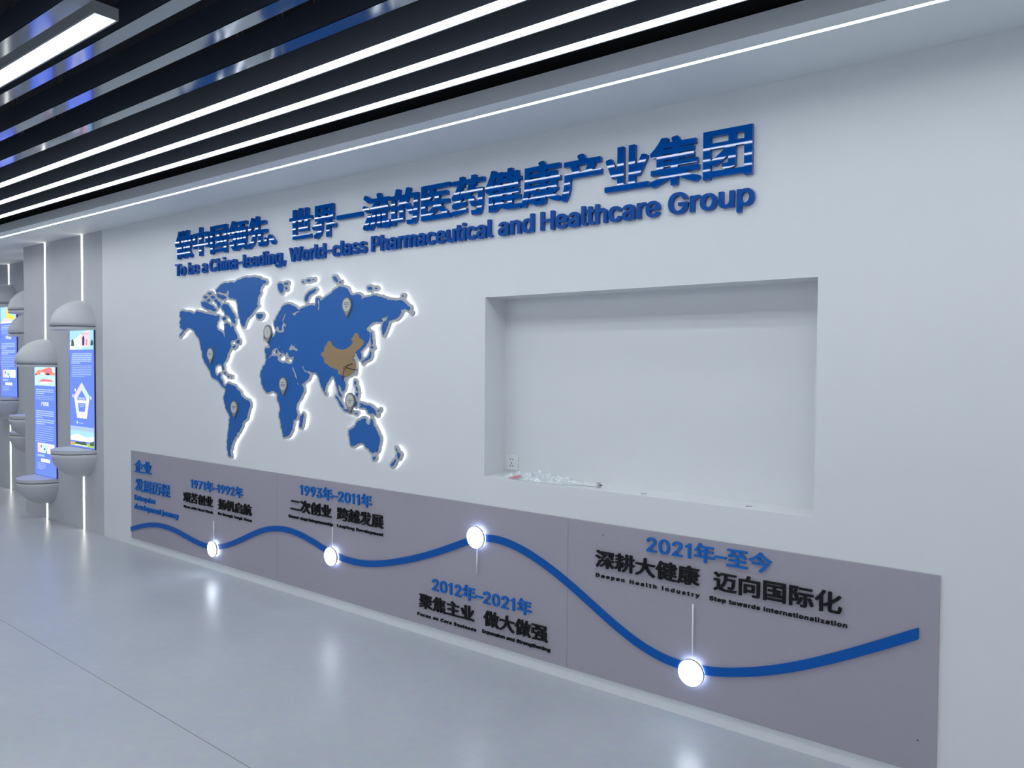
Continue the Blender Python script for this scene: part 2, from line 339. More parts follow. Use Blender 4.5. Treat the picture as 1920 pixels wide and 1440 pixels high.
# ------------------------------------------------------------------ lettering
# outlines of the latin letters and digits: advance, then closed loops, in 1/500 em
LATIN = {
    ' ': (94, []),
    ',': (94, ['19,-60 34,36 68,36 42,-60']),
    '-': (227, ['168,122 168,94 57,94 57,122']),
    '0': (227, ['113,-3 95,-2 79,3 65,12 53,24 42,39 34,57 29,77 25,101 24,127 25,153 29,177 35,197 43,215 53,230 65,242 79,251 95,256 113,258 131,256 147,251 161,242 174,230 184,215 192,197 198,177 201,153 203,127 201,101 198,77 192,57 184,39 174,24 162,12 147,3 131,-2', '113,25 125,26 136,30 145,37 153,46 160,58 165,72 169,88 171,107 172,127 171,148 169,166 165,182 160,197 153,208 145,218 136,224 125,228 113,230 101,228 91,224 82,218 73,208 67,197 62,182 58,166 55,148 55,127 55,107 58,88 62,72 67,58 73,46 82,37 91,30 101,26']),
    '1': (165, ['112,0 112,258 86,258 74,238 56,224 30,217 30,190 78,190 78,0']),
    '2': (227, ['32,0 32,24 117,114 126,124 134,133 141,141 147,149 152,156 155,163 158,170 160,178 160,186 159,194 157,202 154,209 149,215 143,220 137,224 129,227 121,229 112,230 102,229 94,227 86,224 79,219 74,213 69,207 66,199 64,190 64,181 33,181 34,196 37,209 43,221 51,232 60,241 72,248 84,253 98,257 112,258 127,257 141,254 153,248 164,241 173,233 181,223 186,211 189,199 191,186 190,177 188,168 185,159 181,150 175,140 168,129 159,118 147,105 133,90 76,30 76,28 195,28 195,0']),
    '3': (227, ['109,-3 94,-2 80,0 66,5 54,11 44,19 35,29 28,40 24,52 22,66 55,66 56,58 59,50 63,44 69,38 75,33 83,30 91,27 100,25 109,25 119,26 129,27 138,30 145,35 152,40 157,46 161,54 164,63 165,72 164,81 162,90 158,98 153,105 146,112 137,117 127,121 115,123 101,124 78,124 78,150 144,224 144,226 35,226 35,254 186,254 186,230 106,139 106,144 124,145 140,143 154,138 167,131 177,122 185,111 192,99 195,86 196,72 195,58 191,45 185,33 177,22 166,13 154,6 141,1 125,-2']),
    '4': (227, ['20,53 20,79 123,254 155,254 54,83 54,81 207,81 207,53', '141,0 141,61 141,73 141,159 171,159 171,0']),
    '5': (227, ['111,-3 96,-2 82,1 70,6 59,12 49,20 41,30 35,41 32,53 30,65 61,65 62,58 65,51 69,44 74,39 80,34 87,30 94,27 102,26 111,25 120,26 130,28 138,32 146,38 152,44 157,52 161,61 163,71 164,81 163,92 161,101 157,111 151,119 145,125 137,131 129,135 119,138 109,138 100,138 92,137 84,134 76,131 69,127 64,123 34,126 48,254 183,254 183,226 75,226 67,151 68,151 74,155 81,159 89,162 97,165 106,166 115,167 126,166 137,164 147,160 156,156 165,150 172,143 179,134 185,125 189,116 193,105 195,94 195,82 194,66 191,51 184,38 176,26 166,16 154,8 141,1 126,-2']),
    '6': (227, ['113,-3 98,-2 84,1 71,7 60,15 50,25 42,37 36,51 33,65 32,81 33,93 35,106 40,119 47,134 56,151 69,170 126,254 161,254 75,131 73,131 75,135 79,140 83,144 87,148 92,151 98,153 104,155 110,157 117,157 132,156 146,153 158,147 169,140 178,131 185,120 190,107 193,94 194,79 193,63 190,49 184,36 176,25 166,15 155,7 142,1 128,-2', '113,24 123,25 131,27 139,31 146,37 152,43 157,51 161,59 163,69 164,79 163,89 161,98 157,107 152,114 146,121 139,126 131,130 123,132 113,133 104,132 95,130 87,126 80,121 74,114 69,107 65,99 63,89 62,79 63,69 65,59 69,51 74,43 80,37 87,31 95,27 104,25']),
    '7': (227, ['48,0 162,224 162,226 31,226 31,254 195,254 195,224 82,0']),
    '8': (227, ['113,-3 97,-2 82,1 68,6 56,13 45,21 37,31 31,42 27,54 26,68 27,78 29,88 33,98 37,106 43,114 51,121 58,126 67,130 76,132 76,133 65,138 55,145 46,154 40,165 36,177 35,190 36,203 40,214 45,225 53,234 62,242 73,249 85,254 99,257 113,258 128,257 141,254 153,249 164,242 173,234 181,225 186,214 190,203 191,190 190,177 186,165 180,154 171,145 162,138 150,133 150,132 159,130 168,126 176,121 183,114 189,106 194,98 197,88 200,78 200,68 199,54 195,42 189,31 181,21 171,13 158,6 145,1 130,-2', '113,25 124,25 134,27 142,30 150,34 156,40 161,46 165,53 168,61 168,69 168,78 165,87 161,94 156,101 149,107 141,111 133,115 123,117 113,118 103,117 93,115 85,111 77,107 70,101 65,94 61,87 58,78 58,69 58,61 61,53 64,46 70,40 76,34 84,30 92,27 102,25', '113,145 122,145 130,147 137,150 144,154 149,159 154,165 157,172 159,180 160,188 159,196 157,203 154,210 149,216 144,221 138,225 130,228 122,229 113,230 104,229 96,228 89,225 82,221 77,216 72,210 69,203 67,196 66,188 67,180 69,172 72,165 77,159 82,154 89,150 96,147 104,145']),
    '9': (227, ['113,258 128,257 142,253 155,247 166,239 176,229 184,217 190,204 193,189 194,173 194,161 191,148 186,135 180,120 170,103 158,84 100,0 65,0 151,124 154,124 151,119 148,115 144,111 139,107 134,104 128,101 122,99 116,98 109,97 94,98 81,102 69,107 58,114 49,124 41,134 36,147 33,161 32,176 33,191 36,205 42,218 50,230 60,239 71,247 84,253 98,257', '113,230 104,229 95,227 87,223 80,218 74,211 69,204 66,195 63,186 63,176 63,166 66,156 69,148 74,140 80,134 87,129 95,125 104,122 113,122 123,122 131,125 139,129 146,134 152,140 157,147 161,156 163,165 164,175 163,185 161,195 157,204 152,211 146,218 139,223 131,227 123,229']),
    'B': (228, ['30,0 30,254 121,254 137,253 152,250 164,245 175,239 184,230 190,221 195,210 198,199 199,187 198,177 197,168 193,160 189,153 184,148 178,143 172,139 165,136 157,133 157,131 166,130 174,127 182,123 189,117 196,110 201,102 205,92 208,81 209,68 208,56 205,44 200,33 193,24 184,16 172,9 158,4 142,1 123,0', '62,29 122,29 140,30 154,34 165,40 172,48 176,58 178,68 177,77 175,85 171,92 166,99 160,104 153,109 144,113 135,115 124,115 62,115', '62,143 119,143 128,143 136,145 144,148 151,152 157,157 162,163 165,170 167,178 168,186 167,197 163,206 156,214 147,221 135,225 120,226 62,226']),
    'C': (255, ['134,-3 113,-2 93,4 75,12 59,25 46,40 35,58 27,78 22,101 20,127 22,153 27,176 35,197 46,215 59,230 75,242 93,251 113,256 134,258 146,257 158,255 170,252 181,248 191,242 201,236 210,228 217,219 224,209 229,198 234,187 236,174 204,174 202,183 199,190 195,197 190,204 185,209 179,214 172,218 165,222 158,224 150,226 142,228 134,228 119,227 105,223 92,216 80,207 71,196 62,182 57,166 53,148 52,127 53,107 57,88 63,72 71,59 80,47 92,38 105,32 119,28 134,26 142,27 150,28 158,30 165,33 172,36 179,40 185,45 190,51 195,57 199,64 202,72 204,80 236,80 234,68 229,56 224,45 217,36 210,27 201,19 192,12 181,7 170,2 159,-1 146,-3']),
    'D': (251, ['109,0 48,0 48,29 107,29 127,30 144,34 159,40 171,49 182,61 189,75 195,90 198,108 200,128 198,147 195,165 190,180 182,194 172,205 160,214 145,221 129,225 110,226 47,226 47,254 113,254 136,253 157,248 176,239 192,228 206,213 217,196 225,175 229,153 231,128 229,102 224,80 217,59 206,42 192,27 175,15 156,7 134,2', '62,254 62,0 30,0 30,254']),
    'E': (209, ['30,0 30,254 186,254 186,226 62,226 62,143 178,143 178,114 62,114 62,29 188,29 188,0']),
    'F': (205, ['30,0 30,254 185,254 185,226 62,226 62,139 173,139 173,111 62,111 62,0']),
    'G': (260, ['134,-3 113,-2 93,4 75,13 59,25 45,40 35,58 27,78 22,102 20,127 22,153 27,176 35,197 45,215 59,230 74,242 92,251 112,256 132,258 146,257 158,255 170,252 181,247 192,242 202,235 210,227 218,218 225,208 230,198 234,186 237,174 204,174 201,182 198,190 194,197 189,203 184,208 178,213 172,218 165,221 158,224 150,226 141,227 133,228 118,227 104,223 92,216 80,207 70,196 62,182 57,166 53,148 52,127 53,107 57,88 63,72 71,59 81,47 92,38 105,32 119,28 134,26 148,27 161,31 172,36 183,43 191,51 198,62 203,74 206,87 207,101 217,100 141,100 141,128 239,128 239,100 237,80 233,62 225,45 215,31 203,19 188,9 172,2 154,-2']),
    'H': (258, ['30,0 30,254 62,254 62,144 196,144 196,254 228,254 228,0 196,0 196,116 62,116 62,0']),
    'I': (96, ['64,0 64,258 32,258 32,0']),
    'L': (196, ['30,0 30,254 62,254 62,29 181,29 181,0']),
    'P': (222, ['30,0 30,254 118,254 136,253 152,250 166,244 178,236 187,226 195,215 200,202 203,189 204,174 203,159 200,145 195,133 187,121 178,112 166,104 152,98 136,94 118,93 55,93 55,121 116,121 129,122 139,124 149,128 156,133 162,139 167,147 170,155 172,164 172,174 172,184 170,193 167,201 162,208 156,214 148,219 139,223 129,225 116,226 62,226 62,0']),
    'S': (223, ['112,-4 94,-3 78,0 64,5 51,11 41,20 32,30 25,42 21,54 19,68 52,68 54,59 57,51 62,44 68,38 75,33 83,29 92,27 102,25 112,25 123,25 133,27 143,30 151,34 159,40 165,46 169,53 172,61 173,70 172,77 170,84 166,89 161,94 155,99 148,102 140,106 132,108 122,111 92,120 72,126 56,135 43,145 34,156 28,170 26,186 27,200 31,213 37,224 46,234 57,242 69,249 83,254 97,257 114,258 130,257 145,254 158,249 170,242 180,234 189,224 195,213 199,202 200,189 169,189 166,201 160,211 151,219 140,225 127,228 112,229 102,229 92,227 84,224 76,220 70,215 64,209 61,203 58,195 58,188 58,180 61,173 65,167 71,162 78,158 85,154 92,151 99,149 106,147 132,140 140,137 148,135 156,132 164,128 172,124 179,119 186,113 192,106 197,99 201,90 203,80 204,69 203,56 199,43 193,32 185,21 174,13 162,5 147,0 130,-3']),
    'T': (224, ['16,226 16,254 208,254 208,226 128,226 128,0 96,0 96,226']),
    'W': (343, ['78,0 8,254 41,254 82,98 84,90 86,81 88,73 90,64 92,55 93,47 95,38 97,29 98,20 95,20 96,29 98,38 100,47 102,55 104,64 106,73 108,81 110,90 112,98 153,254 190,254 231,98 233,90 235,81 237,73 239,64 241,55 243,47 245,38 247,29 249,20 244,20 246,29 248,38 249,47 251,55 253,64 255,73 257,81 259,90 261,98 302,254 335,254 265,0 228,0 184,161 181,172 178,184 176,196 173,209 170,222 168,237 175,237 172,223 170,210 167,197 165,185 162,173 159,161 115,0']),
    'a': (195, ['80,-4 68,-4 57,-1 47,2 38,8 30,14 24,22 19,32 16,42 15,54 16,64 18,73 22,80 26,87 32,92 39,97 46,100 54,103 63,105 71,107 80,109 89,110 100,111 109,112 117,113 123,114 129,116 133,117 135,120 137,123 138,127 138,128 137,136 136,142 133,148 130,153 125,158 120,161 113,163 106,165 98,165 89,165 82,164 75,161 69,158 63,154 59,150 55,146 52,142 50,137 20,146 26,156 32,165 39,173 48,179 57,184 66,188 77,190 87,192 97,192 104,192 112,191 119,190 128,187 135,184 143,180 150,175 156,168 161,160 165,150 168,139 168,126 168,0 138,0 138,26 136,26 134,21 130,17 126,12 121,8 115,4 108,1 100,-2 90,-4', '85,23 96,23 106,26 114,29 121,34 127,40 132,47 135,54 137,61 138,69 138,95 136,93 133,92 130,91 125,90 121,89 116,88 110,87 105,86 100,86 95,85 91,84 88,84 81,83 74,81 67,79 61,77 56,74 52,70 48,65 47,59 46,52 46,46 48,41 51,36 55,32 59,29 65,26 71,24 78,23']),
    'b': (212, ['115,-4 104,-3 94,-1 86,2 79,6 74,11 69,16 65,21 62,25 59,29 56,29 56,0 26,0 26,254 57,254 57,160 59,160 62,164 65,168 69,173 73,178 79,182 86,186 94,190 103,192 115,192 130,191 144,187 156,180 168,171 177,160 185,146 191,131 194,113 195,94 194,75 191,58 185,42 177,29 168,17 157,8 144,1 130,-3', '110,23 121,24 131,28 140,33 147,40 153,48 158,58 161,70 163,82 164,95 163,108 161,120 158,131 153,140 147,149 140,156 131,161 121,164 110,165 99,164 89,161 81,156 73,149 67,141 62,131 59,120 57,108 56,95 57,81 59,69 63,58 67,48 73,39 81,32 89,27 99,24']),
    'c': (198, ['104,-4 87,-3 72,1 58,8 46,17 36,29 28,43 22,58 18,75 17,94 18,113 22,130 28,146 36,159 46,171 58,180 72,187 87,191 104,192 113,192 122,191 130,189 138,186 146,182 153,178 159,173 165,167 170,161 174,154 178,146 181,138 151,131 150,136 148,140 145,145 142,149 139,152 135,155 131,158 126,161 121,162 116,164 110,165 104,165 92,164 81,161 73,155 65,148 59,139 54,129 51,118 49,106 48,94 49,81 51,70 54,59 59,49 65,40 73,33 81,28 92,24 104,23 110,24 116,24 121,26 126,28 131,30 135,33 139,36 143,40 146,44 148,49 150,54 152,59 181,51 179,43 175,35 171,28 165,22 160,16 153,11 146,6 138,3 130,0 122,-2 113,-4']),
    'd': (212, ['98,-4 82,-3 68,1 56,8 44,17 35,29 27,42 22,58 18,75 17,94 18,113 22,131 27,146 35,160 45,171 56,180 69,187 83,191 98,192 109,192 118,190 126,186 133,182 139,178 144,173 147,168 151,164 153,160 155,160 155,254 186,254 186,0 156,0 156,29 153,29 151,25 147,21 143,16 139,11 133,6 126,2 118,-1 109,-3', '102,23 113,24 123,27 132,32 139,39 145,48 150,58 153,69 155,81 156,95 155,108 153,120 150,131 145,141 139,149 132,156 123,161 113,164 102,165 91,164 81,161 72,156 65,149 59,140 54,131 51,120 49,108 48,95 49,82 51,70 54,58 59,48 65,40 73,33 81,28 91,24']),
    'e': (202, ['106,-4 88,-3 73,1 58,8 46,17 36,29 28,42 22,58 18,75 17,93 18,112 22,129 28,145 36,159 46,170 58,180 71,187 86,191 103,192 113,192 123,190 133,187 142,183 151,177 160,170 167,162 173,152 179,141 182,128 185,113 186,97 186,85 37,85 37,110 169,110 155,101 154,113 152,124 149,134 144,143 138,151 131,157 123,161 113,164 103,165 92,164 82,161 73,157 66,151 59,143 54,135 51,125 49,116 48,105 48,89 49,75 51,64 55,53 61,44 67,37 76,31 85,26 95,24 106,23 114,23 120,25 127,26 133,29 138,32 143,36 147,41 150,47 153,53 182,45 179,36 174,27 168,20 160,13 151,7 141,2 130,-1 119,-3']),
    'f': (127, ['114,190 114,164 3,164 3,190', '40,0 40,216 41,226 44,235 48,243 53,250 60,255 68,259 76,262 85,264 94,265 100,265 106,264 111,263 115,262 119,261 121,260 114,234 112,235 110,235 107,236 105,237 101,237 97,237 89,236 82,234 77,230 74,225 72,218 71,209 71,0']),
    'g': (213, ['103,-75 90,-75 78,-73 67,-70 57,-66 49,-61 41,-55 35,-49 30,-42 25,-35 51,-20 54,-24 57,-29 61,-33 65,-37 71,-41 77,-44 85,-47 93,-48 103,-49 118,-47 130,-44 141,-38 149,-29 154,-17 156,-3 156,34 153,34 150,30 147,26 143,21 139,16 133,12 126,8 118,5 109,3 97,2 83,4 69,7 56,13 45,22 35,32 28,45 22,60 18,77 17,96 18,114 22,131 27,147 35,160 45,171 56,180 69,187 83,191 98,192 109,192 119,190 127,186 134,182 139,178 144,173 148,168 151,164 154,159 157,159 157,190 186,190 186,-4 185,-20 181,-33 175,-45 167,-54 157,-62 145,-68 132,-72 118,-74', '102,30 113,30 123,33 132,38 139,44 145,51 150,61 153,71 156,83 156,96 156,109 153,121 150,132 145,141 139,150 132,156 123,161 114,164 102,165 91,164 81,161 73,156 65,149 59,141 54,131 51,120 49,109 48,96 49,84 51,72 54,61 59,52 65,44 73,38 81,33 91,30']),
    'h': (205, ['57,113 57,0 26,0 26,254 57,254 57,144 51,144 58,159 66,172 76,181 87,187 100,191 114,192 126,191 137,189 148,184 157,178 164,170 170,160 175,149 178,135 179,120 179,0 148,0 148,118 147,131 143,143 136,152 128,159 117,163 105,165 96,164 88,162 80,159 74,154 68,148 63,141 60,133 58,124']),
    'i': (83, ['26,0 26,190 57,190 57,0', '42,221 36,222 31,224 27,227 23,231 21,236 21,242 21,247 23,252 27,256 31,259 36,261 42,262 47,261 52,259 57,256 60,252 62,247 63,242 62,236 60,231 57,227 52,224 47,222']),
    'j': (83, ['26,190 57,190 57,-15 56,-26 54,-36 51,-45 46,-53 40,-59 32,-65 24,-68 13,-71 2,-71 -5,-71 -5,-43 1,-43 9,-43 15,-40 20,-36 24,-30 26,-23 26,-15', '42,221 36,222 31,224 27,227 23,231 21,236 20,242 21,247 23,252 27,256 31,259 36,261 42,262 47,261 52,259 57,256 60,252 62,247 63,242 62,236 60,231 57,227 52,224 47,222']),
    'k': (190, ['55,68 55,106 60,106 142,190 180,190 92,100 89,100', '26,0 26,254 57,254 57,0', '147,0 74,93 96,114 186,0']),
    'l': (95, ['70,-1 56,0 45,4 37,10 31,19 27,29 26,42 26,254 57,254 57,49 57,42 58,35 60,31 63,28 67,27 73,26 76,26 78,26 80,26 82,27 83,27 85,27 90,1 88,1 84,0 81,0 77,-1 73,-1']),
    'm': (305, ['26,0 26,190 56,190 56,148 54,148 57,157 61,166 66,173 72,179 79,184 86,188 94,191 102,193 110,193 123,192 134,187 144,180 151,171 157,160 160,147 156,147 159,156 163,164 169,172 175,178 182,183 190,187 199,191 208,192 218,193 229,192 239,190 249,186 257,180 264,173 270,164 275,154 278,141 278,128 278,0 248,0 248,127 247,139 243,149 236,156 228,161 219,164 209,165 201,165 194,163 187,160 181,156 177,151 173,145 170,139 168,131 168,124 168,0 137,0 137,130 136,140 132,148 126,156 119,161 110,164 100,165 92,165 85,163 79,160 73,156 67,151 63,145 60,137 58,129 57,119 57,0']),
    'n': (205, ['57,113 57,0 26,0 26,190 56,190 56,144 51,144 58,159 66,172 76,181 87,187 100,191 114,192 126,191 137,189 147,184 156,178 164,170 170,160 175,149 178,135 179,120 179,0 148,0 148,118 147,131 143,143 136,152 128,159 117,163 105,165 96,164 88,162 80,159 74,154 68,148 63,141 60,133 58,124']),
    'o': (208, ['104,-4 87,-3 72,1 58,8 46,17 36,29 28,43 22,58 18,75 17,94 18,113 22,130 28,146 36,159 46,171 58,180 72,187 87,191 104,192 120,191 136,187 149,180 161,171 171,159 180,146 186,130 189,113 191,94 189,75 186,58 180,43 171,29 161,17 149,8 136,1 120,-3', '104,23 116,24 126,28 135,33 143,40 149,49 154,59 157,70 159,81 160,94 159,106 157,118 154,129 149,139 143,148 135,155 126,161 116,164 104,165 92,164 81,161 73,155 65,148 59,139 54,129 51,118 49,106 48,94 49,81 51,70 54,59 59,49 65,40 73,33 81,28 92,24']),
    'p': (212, ['26,-71 26,190 56,190 56,160 59,160 62,164 65,168 69,173 73,178 79,182 86,186 94,190 103,192 115,192 130,191 144,187 156,180 168,171 177,160 185,146 191,131 194,113 195,94 194,75 191,58 185,42 177,29 168,17 157,8 144,1 130,-3 115,-4 104,-3 94,-1 86,2 79,6 74,11 69,16 65,21 62,25 59,29 57,29 57,-71', '110,23 121,24 131,28 140,33 147,40 153,48 158,58 161,70 163,82 164,95 163,108 161,120 158,131 153,140 147,149 140,156 131,161 121,164 110,165 99,164 89,161 81,156 73,149 67,141 62,131 59,120 57,108 56,95 57,81 59,69 63,58 67,48 73,39 81,32 89,27 99,24']),
    'r': (130, ['26,0 26,190 56,190 56,160 58,160 62,169 68,177 76,184 85,188 96,191 107,192 109,192 112,192 115,192 117,192 120,192 122,192 122,161 120,161 118,162 115,162 111,163 107,163 103,163 95,162 87,160 80,157 73,153 67,148 63,142 60,135 58,127 57,118 57,0']),
    's': (182, ['91,-4 78,-3 67,-2 56,2 46,6 38,12 31,19 25,27 21,37 18,47 47,53 50,44 55,36 62,30 70,26 80,24 91,23 103,24 113,26 122,31 129,37 133,44 134,51 133,58 131,63 127,68 122,72 115,75 106,78 75,85 59,90 46,96 36,104 29,113 25,124 23,137 24,147 27,157 33,166 39,173 48,180 58,185 69,189 81,191 94,192 106,192 117,190 127,186 136,182 143,176 149,170 155,162 159,154 162,145 134,139 131,146 127,152 121,158 114,163 105,165 94,166 83,165 74,163 65,158 59,153 56,146 54,139 55,132 58,126 62,122 68,118 76,114 86,111 115,105 131,100 143,93 153,86 160,76 164,66 166,53 165,43 161,33 156,24 149,16 140,9 130,3 118,-1 105,-3']),
    't': (114, ['102,190 102,164 3,164 3,190', '32,236 63,236 63,49 64,41 65,35 68,31 72,27 78,26 85,25 87,25 90,25 93,26 96,26 98,26 101,27 107,1 103,0 100,-1 96,-1 92,-2 88,-2 84,-2 69,-1 56,4 46,11 38,20 34,32 32,46']),
    'u': (205, ['91,-3 79,-2 68,1 57,5 48,12 41,20 35,29 30,41 27,54 26,69 26,190 57,190 57,72 58,58 62,47 68,37 77,31 88,26 100,25 109,26 117,28 125,31 131,36 137,41 142,48 145,57 147,66 148,76 148,190 179,190 179,0 149,0 149,46 154,46 147,30 139,18 129,8 117,2 105,-1']),
    'v': (195, ['81,0 9,190 42,190 83,78 87,66 90,55 93,43 97,32 100,21 103,10 92,10 95,21 98,32 101,43 105,55 108,66 112,78 152,190 186,190 113,0']),
    'w': (284, ['69,0 11,190 44,190 67,107 70,95 73,82 77,68 80,54 84,38 88,21 82,21 86,37 89,53 93,67 96,81 100,94 103,107 126,190 158,190 181,107 184,95 187,82 191,68 194,53 198,37 201,21 196,21 199,37 203,53 206,68 210,81 213,95 217,107 240,190 272,190 215,0 184,0 159,86 157,95 155,104 152,112 150,122 148,131 145,140 143,150 141,159 138,169 145,169 143,159 141,150 138,140 136,131 134,121 131,112 129,103 126,94 124,86 99,0']),
    'x': (189, ['10,0 86,109 86,86 14,190 50,190 74,153 80,144 85,135 90,127 94,119 99,111 104,103 88,103 93,111 97,119 101,127 106,135 111,144 117,153 141,190 176,190 104,84 104,107 179,0 143,0 115,43 110,51 105,60 100,68 96,76 91,83 86,91 102,91 98,83 93,76 89,68 85,60 80,51 74,43 46,0']),
    'y': (195, ['24,-69 31,-43 36,-44 41,-45 47,-45 52,-44 57,-43 61,-41 65,-37 69,-32 72,-26 75,-18 81,-1 9,190 42,190 83,78 87,66 90,55 93,43 96,32 100,21 103,10 92,10 95,21 98,32 101,43 104,55 108,66 112,78 153,190 186,190 102,-29 98,-38 93,-47 88,-54 83,-59 76,-64 70,-68 62,-70 54,-72 46,-73 41,-72 36,-72 32,-72 29,-71 26,-70']),
    'z': (190, ['21,0 21,23 127,160 127,161 24,161 24,190 166,190 166,165 63,30 63,28 169,28 169,0']),
    '–': (175, ['175,122 175,94 0,94 0,122']),
}

def font_loops(ch):
    """Outline loops of a character from the built-in font."""
    c = bpy.data.curves.new('glyph', 'FONT'); c.body = ch; c.size = 1; c.resolution_u = 3; c.fill_mode = 'NONE'
    o = bpy.data.objects.new('glyph', c); COL.objects.link(o)
    me = bpy.data.meshes.new_from_object(o.evaluated_get(bpy.context.evaluated_depsgraph_get()))
    adj = {}
    for e in me.edges:
        a, b = e.vertices; adj.setdefault(a, []).append(b); adj.setdefault(b, []).append(a)
    seen = set(); loops = []
    for s in adj:
        if s in seen: continue
        L = [s]; seen.add(s); cur = s
        while True:
            nn = [q for q in adj[cur] if q not in seen]
            if not nn: break
            cur = nn[0]; seen.add(cur); L.append(cur)
        loops.append([(me.vertices[i].co.x, me.vertices[i].co.y) for i in L])
    bpy.data.objects.remove(o); bpy.data.curves.remove(c); bpy.data.meshes.remove(me)
    return loops

LATIN_SCALE = 1.42
_glyphs = {}
def glyph(ch, bold):
    """(advance, loops) in em; bold = (grid steps sideways, grid steps up, extra em)."""
    k = (ch, bold)
    if k in _glyphs: return _glyphs[k]
    if ch in LATIN:
        adv, raw = LATIN[ch]; adv = adv / 500 * LATIN_SCALE
        loops = [[tuple(float(v) / 500 * LATIN_SCALE for v in q.split(',')) for q in s.split()] for s in raw]
    else:
        adv, loops = 1.0, font_loops(ch)
    if loops:
        xs = [p[0] for L in loops for p in L]; ys = [p[1] for L in loops for p in L]
        h, pad = 0.01, 0.12
        x0, y0 = min(xs) - pad, min(ys) - pad
        nx, ny = int((max(xs) - min(xs) + 2 * pad) / h) + 2, int((max(ys) - min(ys) + 2 * pad) / h) + 2
        f = signed_distance(loops, x0, y0, nx, ny, h)
        kx, ky, ex = bold
        g = f.copy()
        for s in range(1, kx + 1):
            g[:, s:] = np.minimum(g[:, s:], f[:, :-s]); g[:, :-s] = np.minimum(g[:, :-s], f[:, s:])
        f = g.copy()
        for s in range(1, ky + 1):
            g[s:, :] = np.minimum(g[s:, :], f[:-s, :]); g[:-s, :] = np.minimum(g[:-s, :], f[s:, :])
        loops = [simplify(L, 0.003) for L in contours(g, x0, y0, h, ex)]
        loops = [L for L in loops if abs(area(L)) > 0.0004]
    _glyphs[k] = (adv, loops)
    return _glyphs[k]

def set_line(text, x0, x1, zb, height, material, parent, part, bold=(3, 2, 0.004), depth=0.012, wall_y=0.0, track=0.0, fit='cap', origin=(0, 0, 0)):
    """A line of raised letters, one mesh each, from x0 to x1. fit 'cap': height is that of the capitals over baseline zb;
    fit 'ink': the ink of the whole line runs from zb to zb + height."""
    pen = 0.0; placed = []
    for ch in text:
        adv, loops = glyph(ch, bold)
        placed.append((ch, pen, loops)); pen += adv + track
    ink = [(x + p[0], p[1]) for _, x, ls in placed for L in ls for p in L]
    ax0, ax1 = min(p[0] for p in ink), max(p[0] for p in ink)
    ay0, ay1 = min(p[1] for p in ink), max(p[1] for p in ink)
    sx = (x1 - x0) / (ax1 - ax0)
    if fit == 'ink': sz, oz = height / (ay1 - ay0), ay0
    else: sz, oz = height / (0.516 * LATIN_SCALE), 0.0
    for ch, x, loops in placed:
        if not loops: continue
        cx = (min(p[0] for L in loops for p in L) + max(p[0] for L in loops for p in L)) / 2 + x
        X = x0 + (cx - ax0) * sx
        ls = [[((p[0] + x - cx) * sx, (p[1] - oz) * sz) for p in L] for L in loops]
        slab(part, ls, -depth, -0.0005, material, parent, (X - origin[0], wall_y - origin[1], zb - origin[2]))

# ------------------------------------------------------------------ the setting
XL, XR, YB = -16.0, 3.4, -7.5
SOFFIT_Z, SOFFIT_Y, PLENUM_Z = 2.815, -0.496, 3.45
WALL_X0, COLUMN_X0 = -7.15, -8.945

struct(box('floor', (XL, XR, YB, 1.2, -0.1, 0.0), M['floor']))

NX0, NX1, NZ0, NZ1, ND = -2.616, -0.858, 0.995, 1.985, 0.185      # the niche
def wall_back():
    bm = bmesh.new()
    V = lambda *p: bm.verts.new(p)
    xs, zs = (WALL_X0, NX0, NX1, XR), (0.0, NZ0, NZ1, SOFFIT_Z + 0.18)
    g = [[V(x, 0, z) for x in xs] for z in zs]
    for i in range(3):
        for j in range(3):
            if (i, j) != (1, 1): bm.faces.new((g[i][j], g[i][j + 1], g[i + 1][j + 1], g[i + 1][j]))
    b = [V(NX0, ND, NZ0), V(NX1, ND, NZ0), V(NX1, ND, NZ1), V(NX0, ND, NZ1)]
    f = [g[1][1], g[1][2], g[2][2], g[2][1]]
    bm.faces.new(b)
    for k in range(4): bm.faces.new((f[k], f[(k + 1) % 4], b[(k + 1) % 4], b[k]))
    # body of the wall behind
    q = [V(WALL_X0, 0.3, 0), V(XR, 0.3, 0), V(XR, 0.3, zs[3]), V(WALL_X0, 0.3, zs[3])]
    bm.faces.new(q)
    return struct(finish('wall_back', bm, M['wall']))
wall_back()
struct(box('wall_column', (COLUMN_X0, WALL_X0, 0.0, 0.30, 0.0, SOFFIT_Z), M['microcement']))
STEP_Y, FAR_Y, STEP_X = 0.24, 0.45, -9.58
struct(box('wall_recess', (STEP_X, COLUMN_X0, STEP_Y, 0.6, 0.0, SOFFIT_Z), M['microcement']))
struct(box('wall_far', (XL, STEP_X, FAR_Y, 0.7, 0.0, SOFFIT_Z), M['microcement']))
struct(box('wall_left', (XL - 0.1, XL, YB, 1.2, 0.0, PLENUM_Z), M['microcement']))
struct(box('wall_right', (XR, XR + 0.1, YB, 0.3, 0.0, PLENUM_Z), M['wall']))
struct(box('wall_front', (XL, XR, YB - 0.1, YB, 0.0, PLENUM_Z), M['wall']))
struct(box('ceiling', (XL, XR, YB, 1.2, PLENUM_Z, PLENUM_Z + 0.1), M['plenum']))

